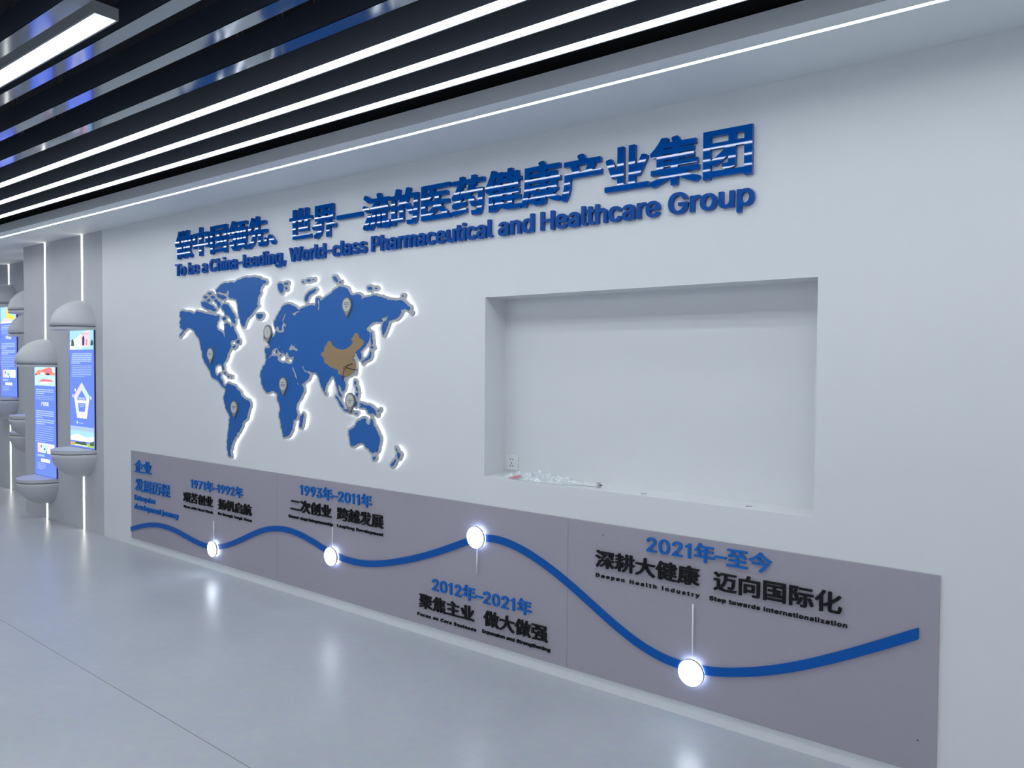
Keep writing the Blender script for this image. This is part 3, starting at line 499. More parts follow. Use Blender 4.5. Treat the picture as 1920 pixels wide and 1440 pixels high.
# soffit with the slot for the slim light
SL0, SL1 = -0.401, -0.379
bm = bmesh.new()
add_box(bm, XL, XR, SOFFIT_Y, SL0, SOFFIT_Z, SOFFIT_Z + 0.075)
add_box(bm, XL, XR, SL1, 0.75, SOFFIT_Z, SOFFIT_Z + 0.075)
add_box(bm, XL, XR, SL0, SL1, SOFFIT_Z + 0.03, SOFFIT_Z + 0.075)
struct(finish('trim_soffit', bm, M['soffit']))
bm = bmesh.new(); add_box(bm, XL, XR, SOFFIT_Y + 0.05, SOFFIT_Y + 0.10, SOFFIT_Z + 0.075, PLENUM_Z)
struct(finish('trim_bulkhead', bm, M['plenum']))
slim = thing('slim_light', 'very thin white light line let into the pale soffit next to the wall', 'light', (-5, (SL0 + SL1) / 2, SOFFIT_Z))
box('diffuser', (XL + 5 + 0.2, XR + 5 - 0.2, -0.010, 0.010, 0.004, 0.02), M['slim'], slim)

# ------------------------------------------------------------------ ceiling: three light channels and the mirror-bottomed baffles
PITCH_Y, FIRST_Y, CH_Z = 0.2125, -0.805, 2.81
def channel(k, label, lamp):
    y = FIRST_Y - PITCH_Y * k
    name = 'linear_ceiling_light' if lamp else 'ceiling_baffle'
    t = thing(name, label, 'ceiling light' if lamp else 'ceiling baffle', (-5, y, CH_Z),
              'light channels' if lamp else 'mirror-bottomed ceiling baffles')
    x0, x1 = XL + 5 + 0.3, XR + 5 - 0.3
    w = 0.031
    bm = bmesh.new()
    if lamp:
        add_box(bm, x0, x1, -w, -w + 0.005, 0.0, 0.10); add_box(bm, x0, x1, w - 0.005, w, 0.0, 0.10)
        add_box(bm, x0, x1, -w + 0.005, w - 0.005, 0.09, 0.10)
        finish('housing', bm, M['lampcase'], t)
        box('diffuser', (x0, x1, -w + 0.005, w - 0.005, 0.004, 0.012), M['strip'], t)
    else:
        add_box(bm, x0, x1, -w + 0.003, w - 0.003, 0.004, 0.10)
        finish('housing', bm, M['baffle'], t)
        box('mirror_strip', (x0, x1, -w + 0.002, w - 0.002, 0.0, 0.004), M['mirror'], t)
    wx = (-9.2, -6.1, -3.05, -0.1) if lamp else (-8.4, -4.4, -0.4)
    for x in wx:
        bm = bmesh.new()
        for s in (-0.018, 0.018):
            tube_mesh(bm, [(x + 5 + s, 0, 0.10), (x + 5 + s, 0, PLENUM_Z - CH_Z)], 0.0022, 6)
        finish('suspension_wire', bm, M['wire'], t)
LAMP_LABELS = ['white light channel nearest the pale soffit', 'white light channel between two other lit channels', 'white light channel next to the unlit mirrored baffles']
for k in range(3): channel(k, LAMP_LABELS[k], True)
ORD = ['first', 'second', 'third', 'fourth', 'fifth', 'sixth', 'seventh', 'eighth', 'ninth', 'tenth']
for k in range(3, 10):
    channel(k, 'dark baffle with mirrored underside, %s unlit one from the light channels' % ORD[k - 3], False)

# pendant
def pendant(x1, x0, y, z, label):
    t = thing('pendant_light', label, 'light', ((x0 + x1) / 2, y, z)); h = (x1 - x0) / 2
    bm = bmesh.new(); w = 0.036
    add_box(bm, -h, h, -w, -w + 0.006, 0, 0.032); add_box(bm, -h, h, w - 0.006, w, 0, 0.032)
    add_box(bm, -h, -h + 0.006, -w + 0.006, w - 0.006, 0, 0.032); add_box(bm, h - 0.006, h, -w + 0.006, w - 0.006, 0, 0.032)
    add_box(bm, -h, h, -w, w, 0.032, 0.036)
    finish('housing', bm, M['alu'], t)
    box('diffuser', (-h + 0.006, h - 0.006, -w + 0.006, w - 0.006, 0.003, 0.010), M['pendant'], t)
    for s in (-1, 1):
        tube('suspension_wire', [(s * (h - 0.10), 0, 0.035), (s * (h - 0.10), 0, PLENUM_Z - z)], 0.0015, M['wire'], t, 6)
pendant(-2.33, -4.73, -2.140, 2.645, 'grey-cased linear pendant light hung below the baffles on thin wires')
def fill_panel(x, y):  # added fill light, out of view: glowing panels that brighten wall and floor
    t = thing('added_fill_panel', '', '', (x, y, 2.75), '-')
    bm = bmesh.new()
    for b in ((-.62, .62, -.62, -.60), (-.62, .62, .60, .62), (-.62, -.60, -.60, .60), (.60, .62, -.60, .60)): add_box(bm, *b, 0, 0.05)
    add_box(bm, -.62, .62, -.62, .62, 0.05, 0.055)
    finish('frame', bm, M['alu'], t)
    box('diffuser', (-.60, .60, -.60, .60, 0.004, 0.012), M['fill_light'], t)
    del t['label'], t['category'], t['group']
    struct(t)
    bm = bmesh.new()
    for sx in (-.5, .5):
        for sy in (-.5, .5): tube_mesh(bm, [(sx, sy, 0.055), (sx, sy, PLENUM_Z - 2.75)], 0.0015, 6)
    finish('suspension_wire', bm, M['wire'], t)
for x in (-8.6, -5.1, -1.6, 1.9):
    for y in (-4.7, -6.4):
        fill_panel(x, y)

# ------------------------------------------------------------------ the slogan on the wall
cn = thing('slogan_characters', 'large glossy blue raised Chinese slogan along the top of the white wall', 'sign lettering', (-3.5, 0, 2.44))
set_line('做中国领先、世界一流的医药健康产业集团', -5.838, -1.131, 2.440, 0.226, M['headline'], cn, 'character', bold=(3, 2, 0.0), depth=0.022, fit='ink', origin=(-3.5, 0, 2.44))
en = thing('slogan_letters', 'blue raised English slogan under the large Chinese characters', 'sign lettering', (-3.5, 0, 2.31))
for word, a, b in (('To', -5.845, -5.692), ('be', -5.649, -5.498), ('a', -5.453, -5.381), ('China–leading,', -5.343, -4.396), ('World–class', -4.347, -3.563),
                   ('Pharmaceutical', -3.521, -2.556), ('and', -2.515, -2.280), ('Healthcare', -2.237, -1.561), ('Group', -1.520, -1.121)):
    set_line(word, a, b, 2.311, 0.094, M['english'], en, 'letter', bold=(3, 1, 0.004), depth=0.020, origin=(-3.5, 0, 2.31))

# ------------------------------------------------------------------ world map
MAP_LAND = {
 'america': '81,297 126,306 157,320 175,301 193,306 216,310 235,318 252,320 279,324 306,333 324,328 324,355 310,373 306,405 324,432 351,450 358,486 364,450 364,423 360,391 373,382 396,387 405,414 418,396 427,427 441,454 450,477 432,495 409,499 400,522 408,535 396,558 382,589 373,621 358,645 352,660 358,690 352,704 347,684 343,662 328,656 312,660 299,676 296,700 302,726 310,738 322,735 327,722 337,721 332,745 337,757 348,772 349,796 358,806 372,807 378,795 387,786 393,792 414,798 432,804 444,825 462,840 471,864 480,876 499,893 528,909 536,930 525,958 519,994 512,1026 496,1039 483,1056 480,1075 467,1095 460,1114 444,1121 447,1137 428,1153 428,1169 418,1179 415,1192 407,1208 408,1225 398,1247 402,1267 407,1283 395,1283 385,1267 382,1238 382,1199 385,1156 389,1108 395,1059 398,1010 392,991 376,965 366,929 358,896 357,876 369,846 372,822 357,815 342,803 330,782 312,764 288,754 270,727 255,690 240,665 225,636 211,590 202,540 193,495 171,463 157,432 139,418 112,412 98,424 82,446 60,474 58,470 76,444 88,426 72,418 60,404 70,392 58,380 64,368 72,350 58,330 62,308',
 'victoria': '205,240 232,235 258,250 288,268 310,290 296,300 266,292 236,285 210,265',
 'ellesmere': '302,158 330,130 368,110 408,104 432,108 415,125 396,146 380,166 368,184 346,178 326,168 310,176',
 'devon': '308,184 340,190 366,198 376,214 350,222 322,208',
 'arctic_a': '214,206 234,195 250,200 236,216', 'arctic_b': '245,181 264,172 280,181 262,192', 'arctic_c': '268,202 290,196 302,210 281,221', 'arctic_d': '238,226 257,216 268,230 250,240', 'arctic_e': '306,240 326,234 336,260 322,276', 'arctic_f': '290,222 312,218 318,232 298,238',
 'baffin': '340,270 360,250 385,255 396,276 410,300 430,325 440,345 426,350 435,370 430,386 412,370 405,350 390,330 370,326 360,300 345,290',
 'southampton': '345,346 365,335 372,350 358,362',
 'greenland': '390,150 415,125 440,100 475,84 515,72 560,68 600,75 612,88 640,95 645,106 620,115 606,135 598,160 605,176 590,200 585,230 580,255 590,266 565,290 555,305 545,320 530,335 515,345 505,370 498,395 490,410 480,395 470,370 460,340 455,310 452,280 450,255 445,235 440,220 420,215 400,215 385,200 392,175',
 'newfoundland': '441,502 457,490 463,517 446,518', 'novascotia': '415,542 434,530 440,538 420,552',
 'cuba': '351,712 364,711 376,726 366,725', 'hispaniola': '381,738 393,735 400,742 387,746', 'puertorico': '406,742 412,742 412,748 406,748',
 'iceland': '575,325 590,318 600,322 615,318 622,330 612,345 597,355 580,345',
 'svalbard': '720,120 740,112 755,118 762,130 760,150 752,175 745,182 728,160 722,140', 'svalbard_b': '762,112 785,105 792,114 772,124', 'svalbard_c': '770,140 778,135 786,150 776,156',
 'franz_a': '884,101 895,95 901,103 890,109', 'franz_b': '914,90 935,82 946,95 926,103', 'franz_c': '950,86 970,82 966,93',
 'zemlya': '905,226 908,200 924,178 945,163 976,149 984,155 966,173 942,187 927,206 922,226 912,238',
 'eurasia': '637,553 655,550 666,549 668,535 657,510 664,500 675,495 702,459 713,432 705,412 702,405 695,369 711,346 729,310 747,279 765,261 792,252 814,258 837,270 857,288 868,292 877,284 895,277 918,268 949,259 972,268 979,252 981,216 988,208 1000,211 1008,235 1025,222 1041,209 1069,187 1107,154 1140,129 1173,138 1195,149 1203,170 1217,192 1250,187 1278,190 1289,226 1305,212 1333,204 1360,193 1404,201 1443,212 1465,224 1503,224 1558,226 1591,253 1619,275 1608,297 1575,286 1550,294 1558,308 1547,325 1525,347 1492,358 1467,369 1465,396 1448,440 1434,468 1423,424 1430,384 1440,370 1415,369 1366,374 1338,396 1318,424 1338,440 1341,473 1333,506 1316,534 1294,556 1278,574 1284,606 1287,622 1273,629 1263,608 1256,590 1246,582 1236,592 1245,602 1234,612 1242,633 1247,655 1248,680 1240,708 1212,732 1180,743 1164,750 1168,768 1179,800 1173,828 1157,842 1146,812 1134,795 1128,808 1138,845 1154,884 1144,880 1130,848 1122,812 1114,780 1104,752 1095,738 1084,738 1065,766 1050,786 1042,812 1036,844 1030,842 1018,815 1008,785 1002,758 996,738 982,720 975,713 947,713 926,703 918,706 901,692 887,664 884,668 896,698 908,712 928,720 940,731 929,755 905,776 880,797 897,822 891,849 879,876 864,900 849,924 844,951 849,978 852,1008 846,1026 822,1041 826,1062 819,1083 816,1101 804,1125 786,1146 760,1149 756,1125 747,1092 744,1062 738,1032 730,1002 739,972 739,951 732,924 720,903 718,882 720,858 705,849 690,838 666,846 645,849 628,825 611,790 606,745 607,713 621,675 639,650 646,626 642,600 637,580',
 'sardinia': '710,560 716,560 716,586 710,586', 'sicily': '736,592 744,594 744,605 736,603', 'crete': '778,617 787,618 786,622 778,621', 'cyprus': '815,618 823,617 822,623',
 'sakhalin': '1349,435 1356,440 1359,484 1357,528 1352,536 1349,495',
 'hokkaido': '1343,542 1358,536 1372,547 1354,555', 'honshu': '1344,570 1353,575 1350,606 1339,624 1317,634 1294,642 1292,634 1325,612 1338,596', 'kyushu': '1289,641 1300,645 1295,657',
 'korean_tip': '1280,622 1286,622 1284,632',
 'severnaya': '1091,72 1110,63 1126,88 1121,107 1102,94', 'severnaya_b': '1132,102 1151,98 1143,119',
 'siberian_a': '1324,140 1338,134 1361,138 1355,158 1333,157', 'siberian_b': '1368,143 1397,146 1388,154', 'wrangel': '1557,196 1575,192 1566,206', 'lawrence': '1612,308 1630,308 1622,316',
 'taiwan': '1238,716 1245,713 1241,728', 'hainan': '1176,755 1185,753 1182,762',
 'luzon': '1238,766 1247,774 1247,795 1239,800', 'visayas': '1245,804 1258,818 1263,842 1254,836 1249,818', 'mindanao': '1246,856 1265,850 1263,876 1250,871',
 'sulawesi': '1246,914 1258,906 1256,930 1250,950 1244,932',
 'sumatra': '1113,868 1130,884 1150,914 1166,944 1168,960 1150,946 1134,916 1119,890', 'borneo': '1190,905 1212,880 1230,890 1232,920 1222,945 1200,940',
 'java': '1160,957 1185,965 1210,972 1226,983 1204,982 1174,974', 'lesser_sunda': '1238,984 1268,984 1252,998',
 'new_guinea': '1271,926 1281,921 1306,930 1323,936 1348,943 1369,957 1380,975 1386,996 1395,1010 1376,996 1362,985 1348,993 1330,986 1337,975 1320,958 1299,948 1272,948 1288,938', 'new_britain': '1386,975 1400,971 1412,962 1406,978',
 'australia': '1201,1105 1240,1082 1249,1063 1269,1037 1279,1046 1285,1030 1298,1024 1318,1029 1313,1046 1327,1063 1340,1071 1347,1050 1352,1018 1363,1046 1368,1076 1386,1102 1399,1131 1410,1147 1410,1180 1402,1212 1392,1251 1366,1258 1344,1248 1334,1228 1314,1219 1305,1196 1292,1191 1259,1196 1240,1206 1219,1211 1210,1196 1207,1164 1201,1138',
 'tasmania': '1361,1283 1381,1283 1376,1304 1366,1304',
 'new_zealand_n': '1512,1221 1521,1224 1529,1248 1550,1264 1548,1277 1539,1297 1531,1297 1532,1280 1522,1277 1531,1261 1526,1248', 'new_zealand_s': '1517,1299 1522,1303 1513,1323 1503,1342 1493,1351 1481,1339 1493,1323 1506,1313',
 'madagascar': '891,988 897,1008 891,1032 885,1062 879,1088 868,1087 867,1062 873,1038 870,1014 884,1006', 'sri_lanka': '1040,846 1048,854 1043,866',
 'ireland': '628,470 638,462 642,482 632,490', 'britain': '652,486 646,455 652,420 664,408 672,440 684,470 672,490 660,494',
}
MAP_SEA = [
 '654,620 679,602 714,601 721,612 720,630 740,643 760,657 767,645 786,653 817,654 826,640 831,607 817,607 803,612 795,601 789,587 786,575 775,579 777,591 772,594 765,591 758,577 740,563 730,535 725,538 732,556 751,577 754,587 744,584 730,570 721,556 716,547 695,552 681,573 677,584 681,589 664,605',
 '796,563 800,545 809,531 814,519 821,533 835,538 856,556 858,566 845,570 828,561 807,566',
 '827,528 840,521 838,532 829,533',
 '770,318 780,320 768,345 758,365 765,382 800,383 798,388 775,392 776,415 768,400 762,410 764,440 735,445 720,442 708,415 718,398 730,420 734,432 745,430 748,400 757,385 750,360',
 '815,306 832,310 860,300 873,292 864,306 846,315 841,333 828,328',
 '995,215 1003,240 1000,290 990,298 993,270 990,240',
 '817,677 823,676 833,700 846,735 866,797 860,800 842,752 828,712',
 '1418,352 1448,341 1470,330 1459,363 1437,374',
 '404,515 425,503 436,508 420,518',
]
MAP_TAN = '1011,591 1036,567 1041,534 1058,512 1074,498 1088,517 1091,534 1113,550 1157,562 1190,550 1223,523 1231,506 1214,492 1228,479 1245,446 1264,448 1272,479 1305,503 1300,528 1278,550 1250,575 1236,592 1245,602 1231,611 1239,633 1247,655 1248,679 1239,709 1212,732 1179,743 1162,737 1146,729 1126,726 1126,693 1102,688 1069,671 1036,644 1030,611'
FACE_Y = -0.034
def ragged(P, rnd, depth=3):
    """A coast is never straight: midpoints pushed off the line."""
    for _ in range(depth):
        Q = []
        for (ax, ay), (bx, by) in zip(P, P[1:] + P[:1]):
            Q.append((ax, ay)); l = math.hypot(bx - ax, by - ay)
            if l > 7:
                k = rnd.uniform(-1, 1) * min(0.15 * l, 4.0) / l
                Q.append(((ax + bx) / 2 - (by - ay) * k, (ay + by) / 2 + (bx - ax) * k))
        P = Q
    return P
def map_points(s):
    P = [tuple(float(v) for v in q.split(',')) for q in s.split()]
    return [on_wall(320 + a / 3.6, 500 + b / 3.6, FACE_Y) for a, b in ragged(P, random.Random(len(s) * 31 + int(P[0][0])))]
GH, GX0, GZ0, GNX, GNZ = 0.003, -6.1, 0.70, 1170, 620
def raster(polys):
    m = np.zeros((GNZ, GNX), bool)
    for L in polys:
        one = np.zeros_like(m)
        for (ax, ay), (bx, by) in zip(L, L[1:] + L[:1]):
            if ay == by: continue
            lo, hi = min(ay, by), max(ay, by)
            for i in range(max(0, math.ceil((lo - GZ0) / GH)), min(GNZ, math.ceil((hi - GZ0) / GH))):
                y = GZ0 + GH * i; x = ax + (bx - ax) * (y - ay) / (by - ay)
                one[i, max(0, math.ceil((x - GX0) / GH)):] ^= True
        m |= one
    return m
def blur(m, n=1):
    f = m.astype(float)
    for _ in range(n):
        p = np.pad(f, ((1, 1), (0, 0)), mode='edge'); f = (p[:-2] + 2 * p[1:-1] + p[2:]) / 4
        p = np.pad(f, ((0, 0), (1, 1)), mode='edge'); f = (p[:, :-2] + 2 * p[:, 1:-1] + p[:, 2:]) / 4
    return f
def grow(m, r):
    o = m.copy(); k = int(r)
    src = m if r > 0 else ~m
    o = src.copy(); R = abs(r)
    for dy in range(-int(R), int(R) + 1):
        for dx in range(-int(R), int(R) + 1):
            if dx * dx + dy * dy > R * R or (dx == 0 and dy == 0): continue
            s = np.zeros_like(src)
            ys0, ys1 = max(0, dy), GNZ + min(0, dy); xs0, xs1 = max(0, dx), GNX + min(0, dx)
            s[ys0:ys1, xs0:xs1] = src[ys0 - dy:ys1 - dy, xs0 - dx:xs1 - dx]
            o |= s
    return o if r > 0 else ~o
def outlines(m, tol=0.0012, n=1):
    return [simplify(L, tol) for L in contours(0.5 - blur(m, n), GX0, GZ0, GH)]
def within(p, L):
    c = False
    for (ax, ay), (bx, by) in zip(L, L[1:] + L[:1]):
        if (ay > p[1]) != (by > p[1]) and p[0] < (bx - ax) * (p[1] - ay) / (by - ay) + ax: c = not c
    return c
def build_map():
    random.seed(3)
    land = raster([map_points(s) for s in MAP_LAND.values()]) & ~raster([map_points(s) for s in MAP_SEA])
    # islands drawn after the seas
    land |= raster([map_points(MAP_LAND[k]) for k in ('sardinia', 'sicily', 'crete', 'cyprus')])
    china = raster([map_points(MAP_TAN)])
    base = grow(land, 5.4)
    light = grow(base, -3.2)
    t = thing('world_map', 'blue raised world map with glowing edges on the white wall', 'wall map', (-4.4, 0, 1.5))
    O = (4.4, 0, -1.5)
    B = outlines(base, 0.0012, 2); BL = outlines(land & ~china, 0.001); TL = outlines(china, 0.001); GL = outlines(light, 0.0015, 2)
    outer = [L for L in B if area(L) < 0] if sum(area(L) for L in B) < 0 else [L for L in B if area(L) > 0]
    outer.sort(key=lambda L: -abs(area(L)))
    sgn = 1 if area(outer[0]) > 0 else -1
    holes = [L for L in B if area(L) * sgn < 0]
    shift = lambda LL: [[(p[0] + 4.4, p[1] - 1.5) for p in L] for L in LL]
    for i, L in enumerate(outer):
        hs = [H for H in holes if within(H[0], L)]
        big = abs(area(L)) > 0.02
        pl = slab('continent_plate' if big else 'island_plate', shift([L] + hs), FACE_Y + 0.003, -0.016, M['plate'], t)
        pl['label'] = 'grey border plate'
        b = [Q for Q in BL if within(Q[0], L)]
        if b: slab('blue_overlay', shift(b), FACE_Y, FACE_Y + 0.0028, M['mapblue'], pl)
        c = [Q for Q in TL if within(Q[0], L)]
        if c: slab('tan_overlay', shift(c), FACE_Y - 0.0005, FACE_Y + 0.0028, M['tan'], pl)
        g = [Q for Q in GL if within(Q[0], L)]
        if g: slab('backlight', shift(g), -0.0158, -0.008, M['halo'], pl)
build_map()

def pin(px, py, label, rows):
    """A teardrop pin stuck on the map: centre of its round head at a surveyed point."""
    x, z = on_wall(px, py, FACE_Y)
    t = thing('location_pin', label, 'map pin', (x, FACE_Y, z), 'map pins')
    def drop(r, tip):
        a0 = math.radians(-32)
        pts = [(r * math.cos(a), r * 1.08 * math.sin(a)) for a in np.linspace(a0, math.pi - a0, 30)]
        return pts + [(-0.004, tip), (0.004, tip)]
    slab('pin_body', [drop(0.047, -0.078)], -0.007, 0.0, M['pinrim'], t)
    slab('pin_border', [drop(0.042, -0.068)], -0.0078, -0.0068, M['pinborder'], t)
    fx = [(0.036 * math.cos(a), 0.040 * math.sin(a)) for a in np.linspace(0, 2 * math.pi, 32)[:-1]]
    face = slab('pin_face', [fx], -0.0088, -0.0072, M['pinface'], t)
    for w, zz in rows:
        box('caption_bar', (-w / 2, w / 2, -0.0093, -0.0086, zz - 0.0022, zz + 0.0022), M['pinrim'], face)
for px, py, where, rows in ((395.5, 664, 'North America', ((0.046, 0.004), (0.02, -0.006))), (440, 764, 'South America', ((0.052, 0.008), (0.044, 0.0), (0.018, -0.010))),
                            (503, 623, 'the British Isles', ((0.012, 0.002),)), (532, 720.5, 'central Africa', ((0.044, 0.013), (0.044, 0.0), (0.052, -0.012))),
                            (651.5, 572, 'northern Russia', ((0.05, 0.014), (0.05, 0.004), (0.03, -0.008), (0.018, -0.017))), (657.5, 751.5, 'South-east Asia', ((0.052, 0.004), (0.026, -0.008)))):
    pin(px, py, 'grey teardrop map pin with a pale round face on ' + where, rows)

def wire_over_map():
    def W(x, y, d=0.012):
        X, Z = on_wall(600 + x / 6.545, 500 + y / 6.545, FACE_Y); return (X, FACE_Y - d, Z)
    t = thing('loose_wire', 'thin red and black wire looping out over the tan part of the map', 'wire', W(330, 1235, 0.0))
    o = Vector(t.location)
    def seg(name, pts, m):
        P = [Vector(W(*p)) - o for p in pts]
        Q = []
        for i in range(len(P) - 1):
            for k in range(5):
                a, b, c, d = P[max(i - 1, 0)], P[i], P[i + 1], P[min(i + 2, len(P) - 1)]; u = k / 5
                Q.append(0.5 * ((2 * b) + (c - a) * u + (2 * a - 5 * b + 4 * c - d) * u * u + (3 * b - a - 3 * c + d) * u ** 3))
        tube(name, Q + [P[-1]], 0.0026, m, t, 6)
    seg('red_wire', [(278, 1385, 0.002), (296, 1330, 0.01), (318, 1262, 0.016), (322, 1240, 0.02), (335, 1222, 0.02), (352, 1228, 0.02), (345, 1250, 0.018), (328, 1252, 0.014)], M['redwire'])
    seg('black_wire', [(405, 1192, 0.004), (378, 1200, 0.012), (352, 1232, 0.022), (392, 1252, 0.018), (430, 1262, 0.016), (468, 1266, 0.004)], M['black'])
wire_over_map()

# ------------------------------------------------------------------ timeline panel
PX0, PX1, PZ0, PZ1 = -6.615, -0.396, 0.066, 0.836
panel = thing('timeline_board', 'long mauve-grey board along the bottom of the white wall', 'wall panel', (PX0, 0, PZ0))
edges = (PX0, on_wall(522, 1050)[0], on_wall(1066, 1100)[0], PX1)
for a, b in zip(edges, edges[1:]):
    box('board', (a - PX0 + 0.0006, b - PX0 - 0.0006, -0.010, -0.0006, 0, PZ1 - PZ0), M['panel'], panel, bevel=0.0008)
for px, py in ((1131, 1003), (1720.5, 1388)):
    x, z = on_wall(px, py, -0.01)
    bm = bmesh.new(); bmesh.ops.create_circle(bm, cap_ends=True, radius=0.0035, segments=12, matrix=Matrix.Translation((x - PX0, -0.0104, z - PZ0)) @ Matrix.Rotation(math.pi / 2, 4, 'X'))
    finish('nail_hole', bm, M['dark'], panel)
PY = -0.010

WAVE = [(-6.613, .143), (-6.41, .212), (-6.2, .250), (-6.02, .256), (-5.84, .237), (-5.68, .206), (-5.547, .181), (-5.417, .171), (-5.290, .178), (-5.187, .203), (-5.046, .246), (-4.89, .313), (-4.758, .378), (-4.63, .428), (-4.487, .455), (-4.35, .459), (-4.217, .443), (-4.103, .415), (-3.962, .374), (-3.885, .355), (-3.795, .343), (-3.693, .337), (-3.579, .342), (-3.455, .362), (-3.31, .399), (-3.145, .446), (-2.987, .503), (-2.849, .562), (-2.721, .620), (-2.651, .653), (-2.553, .672), (-2.441, .663), (-2.333, .634), (-2.228, .595), (-2.126, .549), (-2.027, .496), (-1.931, .440), (-1.837, .383), (-1.747, .331), (-1.659, .289), (-1.574, .258), (-1.491, .240), (-1.374, .228), (-1.28, .240), (-1.147, .275), (-1.037, .309), (-.94, .348), (-.823, .404), (-.712, .462), (-.606, .522), (-.531, .565), (-.463, .605)]
def ribbon():
    P = [Vector((a, b)) for a, b in WAVE]
    for _ in range(2): P = [P[0]] + [(P[i - 1] + 2 * P[i] + P[i + 1]) / 4 for i in range(1, len(P) - 1)] + [P[-1]]
    Q = []
    for i in range(len(P) - 1):
        a, b, c, d = P[max(i - 1, 0)], P[i], P[i + 1], P[min(i + 2, len(P) - 1)]
        for k in range(4):
            u = k / 4
            Q.append(0.5 * ((2 * b) + (c - a) * u + (2 * a - 5 * b + 4 * c - d) * u * u + (3 * b - a - 3 * c + d) * u ** 3))
    Q.append(P[-1])
    up, dn = [], []
    for i, q in enumerate(Q):
        t = (Q[min(i + 1, len(Q) - 1)] - Q[max(i - 1, 0)]).normalized(); n = Vector((-t.y, t.x)) * 0.0195
        if i == len(Q) - 1: n = Vector((0, 0.021))
        up.append(q + n); dn.append(q - n)
    o = slab('timeline_ribbon', [[(p.x + 3.5, p.y - 0.4) for p in up + dn[::-1]]], -0.009, -0.0006, M['ribbon'], None, (-3.5, PY, 0.4))
    tag(o, 'wavy blue ribbon running the length of the mauve-grey board', 'wall decoration')
ribbon()

def disc_mesh(name, r, y0, y1, material, parent, n=48, bevel=0.0):
    bm = bmesh.new()
    bmesh.ops.create_cone(bm, cap_ends=True, segments=n, radius1=r, radius2=r, depth=abs(y1 - y0), matrix=Matrix.Translation((0, (y0 + y1) / 2, 0)) @ Matrix.Rotation(math.pi / 2, 4, 'X'))
    if bevel:
        es = [e for e in bm.edges if len(e.link_faces) == 2 and any(len(f.verts) > 4 for f in e.link_faces)]
        bmesh.ops.bevel(bm, geom=es, offset=bevel, segments=2, affect='EDGES')
    return finish(name, bm, material, parent)
def marker(x, z, s0, s1, label):
    t = thing('disc_light', label, 'light', (x, PY, z), 'round timeline lights')
    disc_mesh('back_ring', 0.058, -0.019, -0.0096, M['discring'], t)
    disc_mesh('case', 0.063, -0.031, -0.019, M['chrome'], t, bevel=0.002)
    disc_mesh('diffuser', 0.0585, -0.035, -0.029, M['disc'], t, bevel=0.002)
    tube('stem', [(0, -0.0135, s0 - z), (0, -0.0135, s1 - z)], 0.0038, M['stem'], t, 8)
marker(-5.284, .178, .225, .394, 'glowing white disc on the ribbon below the 1971–1992 lettering')
marker(-3.881, .348, .395, .541, 'glowing white disc on the ribbon below the 1993–2011 lettering')
marker(-2.645, .655, .44, .61, 'glowing white disc on the crest of the ribbon above the 2012–2021 lettering')
marker(-1.370, .225, .27, .536, 'glowing white disc nearest the viewer, in the dip of the ribbon under the 2021 lettering')

def milestone(name, label, x, z, date, mottos, captions, date_h, motto_h, cap_h):
    t = thing(name, label, 'wall lettering', (x, PY, z))
    O = (x, PY, z)
    def line(part, *a, sub, **k):
        p = bpy.data.objects.new(part, None); COL.objects.link(p); p.parent = t; p.empty_display_size = 0.02
        set_line(*a[:4], a[4], a[5], p, sub, wall_y=PY, origin=O, **k)
    if date:
        line('date_line', *date[:3], date[3], date_h, M['dateblue'], sub='character', bold=(2, 1, 0.004), depth=0.009)
    for s, a, b, zz in mottos:
        line('motto_line', s, a, b, zz, motto_h, M['black'], sub='character', bold=(2, 1, 0.002), depth=0.010, fit='ink')
    for s, a, b, zz, tr in captions:
        line('caption_line', s, a, b, zz, cap_h, M['black'], sub='letter', bold=(3, 2, 0.004), depth=0.006, track=tr)
milestone('milestone_lettering', 'raised lettering dated 1971 to 1992, first milestone on the board', -5.28, .44, ('1971年–1992年', -5.627, -4.912, .616),
          (('艰苦创业', -5.739, -5.313, .491), ('扬帆启航', -5.236, -4.800, .491)), (('Start with Hard Work', -5.740, -5.314, .442, 0.05), ('Go through Tough Times', -5.243, -4.801, .447, 0.05)), .064, .082, .019)
milestone('milestone_lettering', 'raised lettering dated 1993 to 2011, second milestone on the board', -3.88, .54, ('1993年–2011年', -4.233, -3.515, .715),
          (('二次创业', -4.336, -3.904, .592), ('跨越发展', -3.844, -3.408, .592)), (('Second-stage Entrepreneurship', -4.362, -3.890, .542, 0), ('Leapfrog Development', -3.846, -3.411, .545, 0.12)), .066, .086, .019)
milestone('milestone_lettering', 'raised lettering dated 2012 to 2021, the one placed below the ribbon', -2.64, .12, ('2012年–2021年', -2.993, -2.277, .292),
          (('聚焦主业', -3.097, -2.671, .168), ('做大做强', -2.601, -2.172, .168)), (('Focus on Core Business', -3.112, -2.658, .118, 0.14), ('Expansion and Strengthening', -2.612, -2.156, .124, 0.03)), .066, .087, .018)
milestone('milestone_lettering', 'raised lettering dated from 2021, largest milestone near the board end', -1.31, .57, ('2021年–至今', -1.610, -1.022, .740),
          (('深耕大健康', -1.887, -1.345, .617), ('迈向国际化', -1.277, -.739, .617)), (('Deepen Health Industry', -1.886, -1.344, .568, 0.26), ('Step towards Internationalization', -1.297, -.718, .568, 0.08)), .066, .088, .018)
tt = thing('title_lettering', 'light blue board title in Chinese and English at the far end of the board', 'wall lettering', (-6.5, PY, .32))
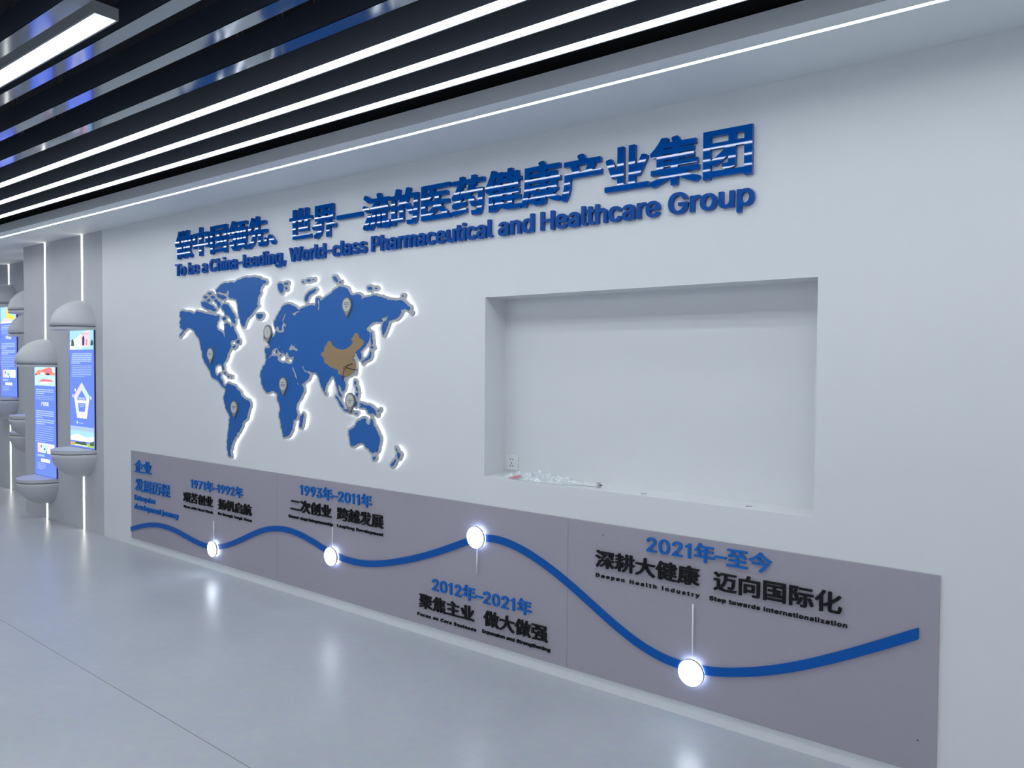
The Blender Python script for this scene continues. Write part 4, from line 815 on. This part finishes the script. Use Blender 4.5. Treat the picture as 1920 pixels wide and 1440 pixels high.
for s, a, b, z, h, f in (('企业', -6.537, -6.249, .656, .108, 'ink'), ('发展历程', -6.534, -5.952, .494, .108, 'ink'), ('Enterprise', -6.542, -6.189, .412, .045, 'cap'), ('development journey', -6.543, -5.817, .335, .045, 'cap')):
    p = bpy.data.objects.new('title_line', None); COL.objects.link(p); p.parent = tt; p.empty_display_size = 0.02
    set_line(s, a, b, z, h, M['dateblue'], p, 'character' if f == 'ink' else 'letter', bold=(2, 1, 0.002), depth=0.010, fit=f, wall_y=PY, origin=(-6.5, PY, .32))

# ------------------------------------------------------------------ niche: socket, plastic film, plug, scraps
sk = thing('wall_socket', 'square white five-hole power socket in the corner of the niche', 'socket', (-2.558, ND, 1.060))
box('socket_plate', (-0.043, 0.043, -0.009, 0, -0.043, 0.043), M['white'], sk, bevel=0.002)
box('socket_face', (-0.030, 0.030, -0.0105, -0.008, -0.032, 0.032), M['white'], sk, bevel=0.001)
for x, z, rx, rz, a in ((-0.008, 0.017, 0.0016, 0.005, 0), (0.008, 0.017, 0.0016, 0.005, 0), (0, -0.004, 0.0016, 0.005, 0), (-0.009, -0.020, 0.0016, 0.005, 0.5), (0.009, -0.020, 0.0016, 0.005, -0.5)):
    o = box('socket_slot', (-rx, rx, -0.0115, -0.0103, -rz, rz), M['dark'], sk, loc=(x, 0, z)); o.rotation_euler = (0, a, 0)

def film():
    rnd = random.Random(11); nx, ny = 46, 14
    t = thing('plastic_bag', 'crumpled clear plastic bag with a red print on the niche ledge', 'plastic bag', (-2.28, 0.06, NZ0))
    bm = bmesh.new(); V = []
    for j in range(ny):
        row = []
        for i in range(nx):
            u, v = i / (nx - 1), j / (ny - 1)
            x = (u - 0.5) * 0.50 + 0.012 * math.sin(9 * v + 3 * u); y = (v - 0.5) * 0.15 * (0.65 + 0.35 * math.sin(math.pi * u)) + 0.02
            e = math.sin(math.pi * u) ** 0.6 * math.sin(math.pi * v) ** 0.5
            z = 0.004 + e * (0.020 + 0.014 * math.sin(23 * u + 7 * v) * math.sin(11 * v + 5 * u) + 0.008 * rnd.uniform(-1, 1) + 0.012 * math.sin(41 * u - 9 * v))
            row.append(bm.verts.new((x, y, max(0.002, z))))
        V.append(row)
    for j in range(ny - 1):
        for i in range(nx - 1): bm.faces.new((V[j][i], V[j][i + 1], V[j + 1][i + 1], V[j + 1][i]))
    finish('bag_film', bm, M['film'], t)
    bm = bmesh.new()
    pts = [(-0.17, -0.052, 0.004), (-0.13, -0.052, 0.010), (-0.10, -0.045, 0.016), (-0.105, -0.03, 0.024), (-0.14, -0.035, 0.014)]
    a = [bm.verts.new(p) for p in pts]; b = [bm.verts.new((p[0], p[1] + 0.003, p[2] + 0.003)) for p in pts]
    bm.faces.new(a); bm.faces.new(b[::-1])
    for k in range(5): bm.faces.new((a[k], b[k], b[(k + 1) % 5], a[(k + 1) % 5]))
    finish('red_print', bm, M['red'], t)
film()
pg = thing('cable_end', 'short white cable with a dark plug lying beside the plastic bag', 'cable', (-1.93, 0.07, NZ0))
tube('cable', [(-0.16, -0.01, 0.012), (-0.11, 0.01, 0.006), (-0.05, 0.004, 0.005), (0.0, 0.0, 0.010)], 0.0045, M['white'], pg)
box('plug', (0.0, 0.012, -0.011, 0.011, 0.0, 0.028), M['plate'], pg, bevel=0.003)
for s_ in (-0.006, 0.006): box('plug_pin', (0.012, 0.024, s_ - 0.001, s_ + 0.001, 0.011, 0.017), M['lampcase'], pg)
for x, y, nm in ((-1.66, 0.05, 'tiny grey scrap near the middle of the niche ledge'), (-1.15, 0.06, 'tiny grey scrap at the empty end of the niche ledge')):
    bm = bmesh.new(); add_box(bm, -0.014, 0.014, -0.005, 0.005, 0, 0.0035, bevel=0.0015)
    bmesh.ops.rotate(bm, verts=bm.verts, cent=(0, 0, 0), matrix=Matrix.Rotation(0.4, 3, 'Z'))
    tag(finish('paper_scrap', bm, M['scrap'], None, (x, y, NZ0)), nm, 'scrap')

# ------------------------------------------------------------------ information displays with round canopies
R = 0.27
def quarter(bm, z0, h, up, r=R, n=28, m=12):
    """Half a dome against the wall (the wall is y = 0, the room is y < 0)."""
    rings = []
    for j in range(m + 1):
        a = math.pi / 2 * j / m
        rr, zz = r * math.cos(a), z0 + up * h * math.sin(a)
        rings.append([bm.verts.new((rr * math.cos(t), -rr * math.sin(t), zz)) for t in (math.pi * k / n for k in range(n + 1))] if j < m else [bm.verts.new((0, 0, zz))])
    for p, q in zip(rings, rings[1:]):
        for k in range(n):
            if len(q) > 1: bm.faces.new((p[k], p[k + 1], q[k + 1], q[k]))
            else: bm.faces.new((p[k], p[k + 1], q[0]))
    bm.faces.new(rings[0])
def half_disc(bm, z0, z1, r, n=28):
    a = [bm.verts.new((r * math.cos(t), -r * math.sin(t), z0)) for t in (math.pi * k / n for k in range(n + 1))]
    b = [bm.verts.new((v.co.x, v.co.y, z1)) for v in a]
    bm.faces.new(a); bm.faces.new(b)
    for k in range(n): bm.faces.new((a[k], a[k + 1], b[k + 1], b[k]))
    bm.faces.new((a[-1], a[0], b[0], b[-1]))

SW = 0.258
def flat(name, polys, parent, y=-0.0135):
    """Flat prints on a screen: (material key, points) in screen metres, each a hair above the one before."""
    mats = []; verts = []; faces = []; idx = []
    for n_, (mk, pts) in enumerate(polys):
        if mk not in mats: mats.append(mk)
        o = len(verts); yy = y - 0.0002 * n_
        verts += [(p[0], yy, p[1]) for p in pts]; faces.append(tuple(range(o, o + len(pts)))); idx.append(mats.index(mk))
    me = bpy.data.meshes.new(name); me.from_pydata(verts, [], faces); me.update()
    ob = link(name, me, [M[k] for k in mats], parent)
    for p, i in zip(me.polygons, idx): p.material_index = i
    return ob
def rect(x0, x1, z0, z1): return [(x0, z0), (x1, z0), (x1, z1), (x0, z1)]
def rows(parent, x0, x1, ztop, n, pitch, h, last=0.6, mk='scr_text'):
    rnd = random.Random(int(ztop * 1000) + n); P = []
    for k in range(n):
        z = ztop - pitch * k; x = x0; end = x1 if k < n - 1 else x0 + (x1 - x0) * last
        while x < end - 0.01:
            w = min(rnd.uniform(0.03, 0.11), end - x); P.append((mk, rect(x, x + w - 0.006, z - h, z))); x += w
    return flat('text_block', P, parent)

def screen_one(s, H):
    flat('photo', [('scr_sky', rect(-.25, .25, H - .20, H - .012)), ('scr_white', [(-.25, H - .13), (-.05, H - .07), (.0, H - .05), (.0, H - .2), (-.25, H - .2)]),
                   ('scr_pink', [(-.02, H - .17), (-.02, H - .07), (.06, H - .03), (.17, H - .015), (.17, H - .175)]), ('scr_dark', [(.02, H - .16), (.02, H - .085), (.05, H - .065), (.07, H - .09), (.065, H - .16)]),
                   ('scr_rose', rect(.10, .125, H - .16, H - .10)), ('scr_rose', rect(-.01, .16, H - .055, H - .05)), ('scr_green', [(-.22, H - .165), (-.21, H - .11), (-.18, H - .095), (-.16, H - .12), (-.15, H - .165)]),
                   ('scr_green', [(.19, H - .16), (.20, H - .12), (.225, H - .105), (.25, H - .13), (.25, H - .16)]), ('scr_cyan', rect(-.15, .05, H - .19, H - .172))], s)
    rows(s, -.20, .22, H - .235, 6, .0175, .0105, .45); rows(s, -.20, .22, H - .352, 7, .0165, .006, .65)
    c, q = (0.0, H - .70), []
    def pent(r0, r1): return [(c[0] + r0 * math.cos(a) * 1.0, c[1] + r1 * math.sin(a)) for a in (math.pi / 2 + 2 * math.pi * k / 5 for k in range(5))]
    A, B = pent(.175, .19), pent(.105, .115)
    flat('pentagon_chart', [(mk, [A[k], A[(k + 1) % 5], B[(k + 1) % 5], B[k]]) for k, mk in enumerate(('scr_pink', 'scr_white', 'scr_white', 'scr_white', 'scr_teal'))], s)
    P = [('scr_text', rect(-.075, .075, c[1] + .025, c[1] + .045)), ('scr_white', rect(-.085, .085, c[1] - .01, c[1] + .018)), ('scr_text', rect(-.085, .085, c[1] - .028, c[1] - .022)), ('scr_text', rect(-.045, .045, c[1] - .045, c[1] - .038))]
    flat('chart_caption', P, s)
    flat('side_icon', [('scr_white', rect(-.20, -.18, c[1] + .04, c[1] + .07)), ('scr_white', rect(.18, .20, c[1] + .03, c[1] + .06)), ('scr_white', rect(-.15, -.125, c[1] + .10, c[1] + .125)), ('scr_white', rect(-.11, -.09, c[1] - .21, c[1] - .185)), ('scr_text', rect(-.075, .03, c[1] - .205, c[1] - .198))], s)
    flat('landscape_photo', [('scr_text', rect(-.25, .25, .135, .20)), ('scr_sky', rect(-.25, .25, .07, .16)), ('scr_white', [(-.25, .06), (-.25, .10), (-.1, .13), (.1, .10), (.25, .12), (.25, .06)]),
                            ('scr_lawn', rect(-.25, .25, .012, .045)), ('scr_green', [(-.16, .03), (-.12, .055), (-.02, .05), (.06, .06), (.10, .04), (.10, .025)]), ('scr_green', [(.16, .03), (.18, .07), (.20, .06), (.25, .08), (.25, .03)]),
                            ('scr_orange', [(-.24, .02), (-.22, .045), (-.17, .04), (-.16, .02)]), ('scr_white', rect(-.15, .12, .018, .026))], s)
def screen_two(s, H, w=.25, yellow=False):
    if yellow:
        flat('photo', [('scr_sky', rect(-w, w, H - .22, H - .012)), ('scr_yellow', [(-.05, H - .03), (.06, H - .03), (.06, H - .12), (.20, H - .14), (.20, H - .18), (-.06, H - .17)]), ('scr_white', rect(-w, w, H - .22, H - .195)), ('scr_pink', [(-.2, H - .2), (-.1, H - .15), (.05, H - .17), (.1, H - .2)])], s)
    else:
        flat('photo', [('scr_cyan', rect(-w, w, H - .21, H - .012)), ('scr_orange', [(-.24, H - .10), (-.18, H - .055), (-.02, H - .04), (.10, H - .02), (.17, H - .03), (.19, H - .07), (.25, H - .08), (.25, H - .10)]),
                       ('scr_rose', [(-.05, H - .05), (.10, H - .03), (.16, H - .035), (.16, H - .075), (.0, H - .075)]), ('scr_dark', rect(-.23, -.20, H - .105, H - .09)), ('scr_dark', rect(.04, .12, H - .10, H - .08)), ('scr_white', rect(-.10, .0, H - .10, H - .075)),
                       ('scr_rose', [(-.16, H - .17), (-.05, H - .14), (.15, H - .145), (.23, H - .165)]), ('scr_white', rect(-.10, .12, H - .195, H - .172))], s)
    rows(s, -.22, .22, H - .245, 3, .02, .011, .5); rows(s, -.22, .22, H - .312, 3, .017, .005, 1)
    for k, ch in enumerate('产业布局'):
        pass
    p = bpy.data.objects.new('heading', None); COL.objects.link(p); p.parent = s; p.empty_display_size = 0.02
    for nm in ('产业布局',):
        pen = 0
        LL = []
        for i, ch in enumerate(nm):
            LL += [[((q[0] + i) * .045 - .09, q[1] * .05 + H - .415) for q in L] for L in glyph(ch, (1, 1, 0.0))[1]]
        slab('heading_text', LL, -.0142, -.0135, M['scr_white'], s, back=False)
    bpy.data.objects.remove(p)
    rows(s, -.22, .22, H - .465, 4, .021, .012, .4); rows(s, -.22, .22, H - .555, 3, .021, .012, .5); rows(s, -.22, .22, H - .625, 8, .022, .005, .6)
    flat('photo_strip', [('scr_white', rect(-.19, .22, H - .90, H - .80)), ('scr_pink', rect(-.19, -.09, H - .90, H - .80)), ('scr_dark', rect(-.11, -.09, H - .85, H - .82)), ('scr_cyan', rect(-.08, .07, H - .89, H - .81)), ('scr_dark', rect(-.03, .0, H - .87, H - .85)), ('scr_dark', rect(.02, .04, H - .90, H - .88)), ('scr_pink', rect(.11, .15, H - .88, H - .82))], s)
    flat('button', [('scr_text', rect(-.20, -.02, H - .94, H - .92)), ('scr_white', rect(-.11, .11, H - .995, H - .96))], s)
    rows(s, -.20, .02, H - 1.01, 4, .018, .006, .7)

def station(x, y, rim, label, kind, floor_strip=True):
    t = thing('information_display', label, 'wall display', (x, y, 0), 'lit wall displays with round canopies')
    bowl = rim - 1.155; H = 1.135; s0 = bowl + 0.004
    bm = bmesh.new(); quarter(bm, rim, 0.25, 1); half_disc(bm, rim - 0.009, rim, R - 0.03)
    cp = finish('canopy', bm, M['microcement'], t, smooth=False)
    bm = bmesh.new(); half_disc(bm, rim - 0.034, rim - 0.009, R - 0.003)
    finish('canopy_plate', bm, M['microcement'], cp)
    bm = bmesh.new(); quarter(bm, bowl - 0.04, 0.235, -1); half_disc(bm, bowl - 0.04, bowl - 0.031, R - 0.03)
    sh = finish('shelf_bowl', bm, M['microcement'], t)
    bm = bmesh.new(); half_disc(bm, bowl - 0.031, bowl, R)
    finish('shelf_top', bm, M['microcement'], sh)
    s = box('screen', (-SW, SW, -0.013, 0, 0, H), M['scr_blue'], t, loc=(0, 0, s0))
    box('screen_frame', (-SW - 0.006, SW + 0.006, -0.012, -0.0005, -0.003, H + 0.006), M['scr_frame'], s)
    if kind == 1: screen_one(s, H)
    else: screen_two(s, H, yellow=(kind == 3))
    box('light_strip', (-0.010, 0.010, -0.004, 0, rim + 0.25, SOFFIT_Z - 0.002), M['reveal'], t)
    if bowl - 0.28 > 0.02: box('light_strip', (-0.010, 0.010, -0.004, 0, 0.004, bowl - 0.275), M['reveal'], t)
    for o in t.children:
        if o.name.startswith(('canopy', 'shelf_bowl')):
            for p in o.data.polygons:
                p.use_smooth = len(p.vertices) <= 4 and abs(p.normal.z) < 0.999
    return t
station(-7.56, 0.0, 1.942, 'blue lit display with the pentagon chart under a grey round canopy, nearest the white wall', 1)
station(-8.40, 0.0, 1.588, 'blue lit display with the red and orange building picture, lowest canopy on the grey column', 2)
station(-9.26, STEP_Y, 2.17, 'round canopy and bowl in the recess, partly hidden behind the grey column', 2)
station(-9.885, FAR_Y, 1.935, 'lower round canopy and bowl deep in the recess behind the grey column', 2)
station(-10.66, FAR_Y, 2.318, 'blue lit display with the yellow picture in the recess beyond the grey column', 3)
station(-11.60, FAR_Y, 1.90, 'round canopy and bowl at the very end of the recess', 2)
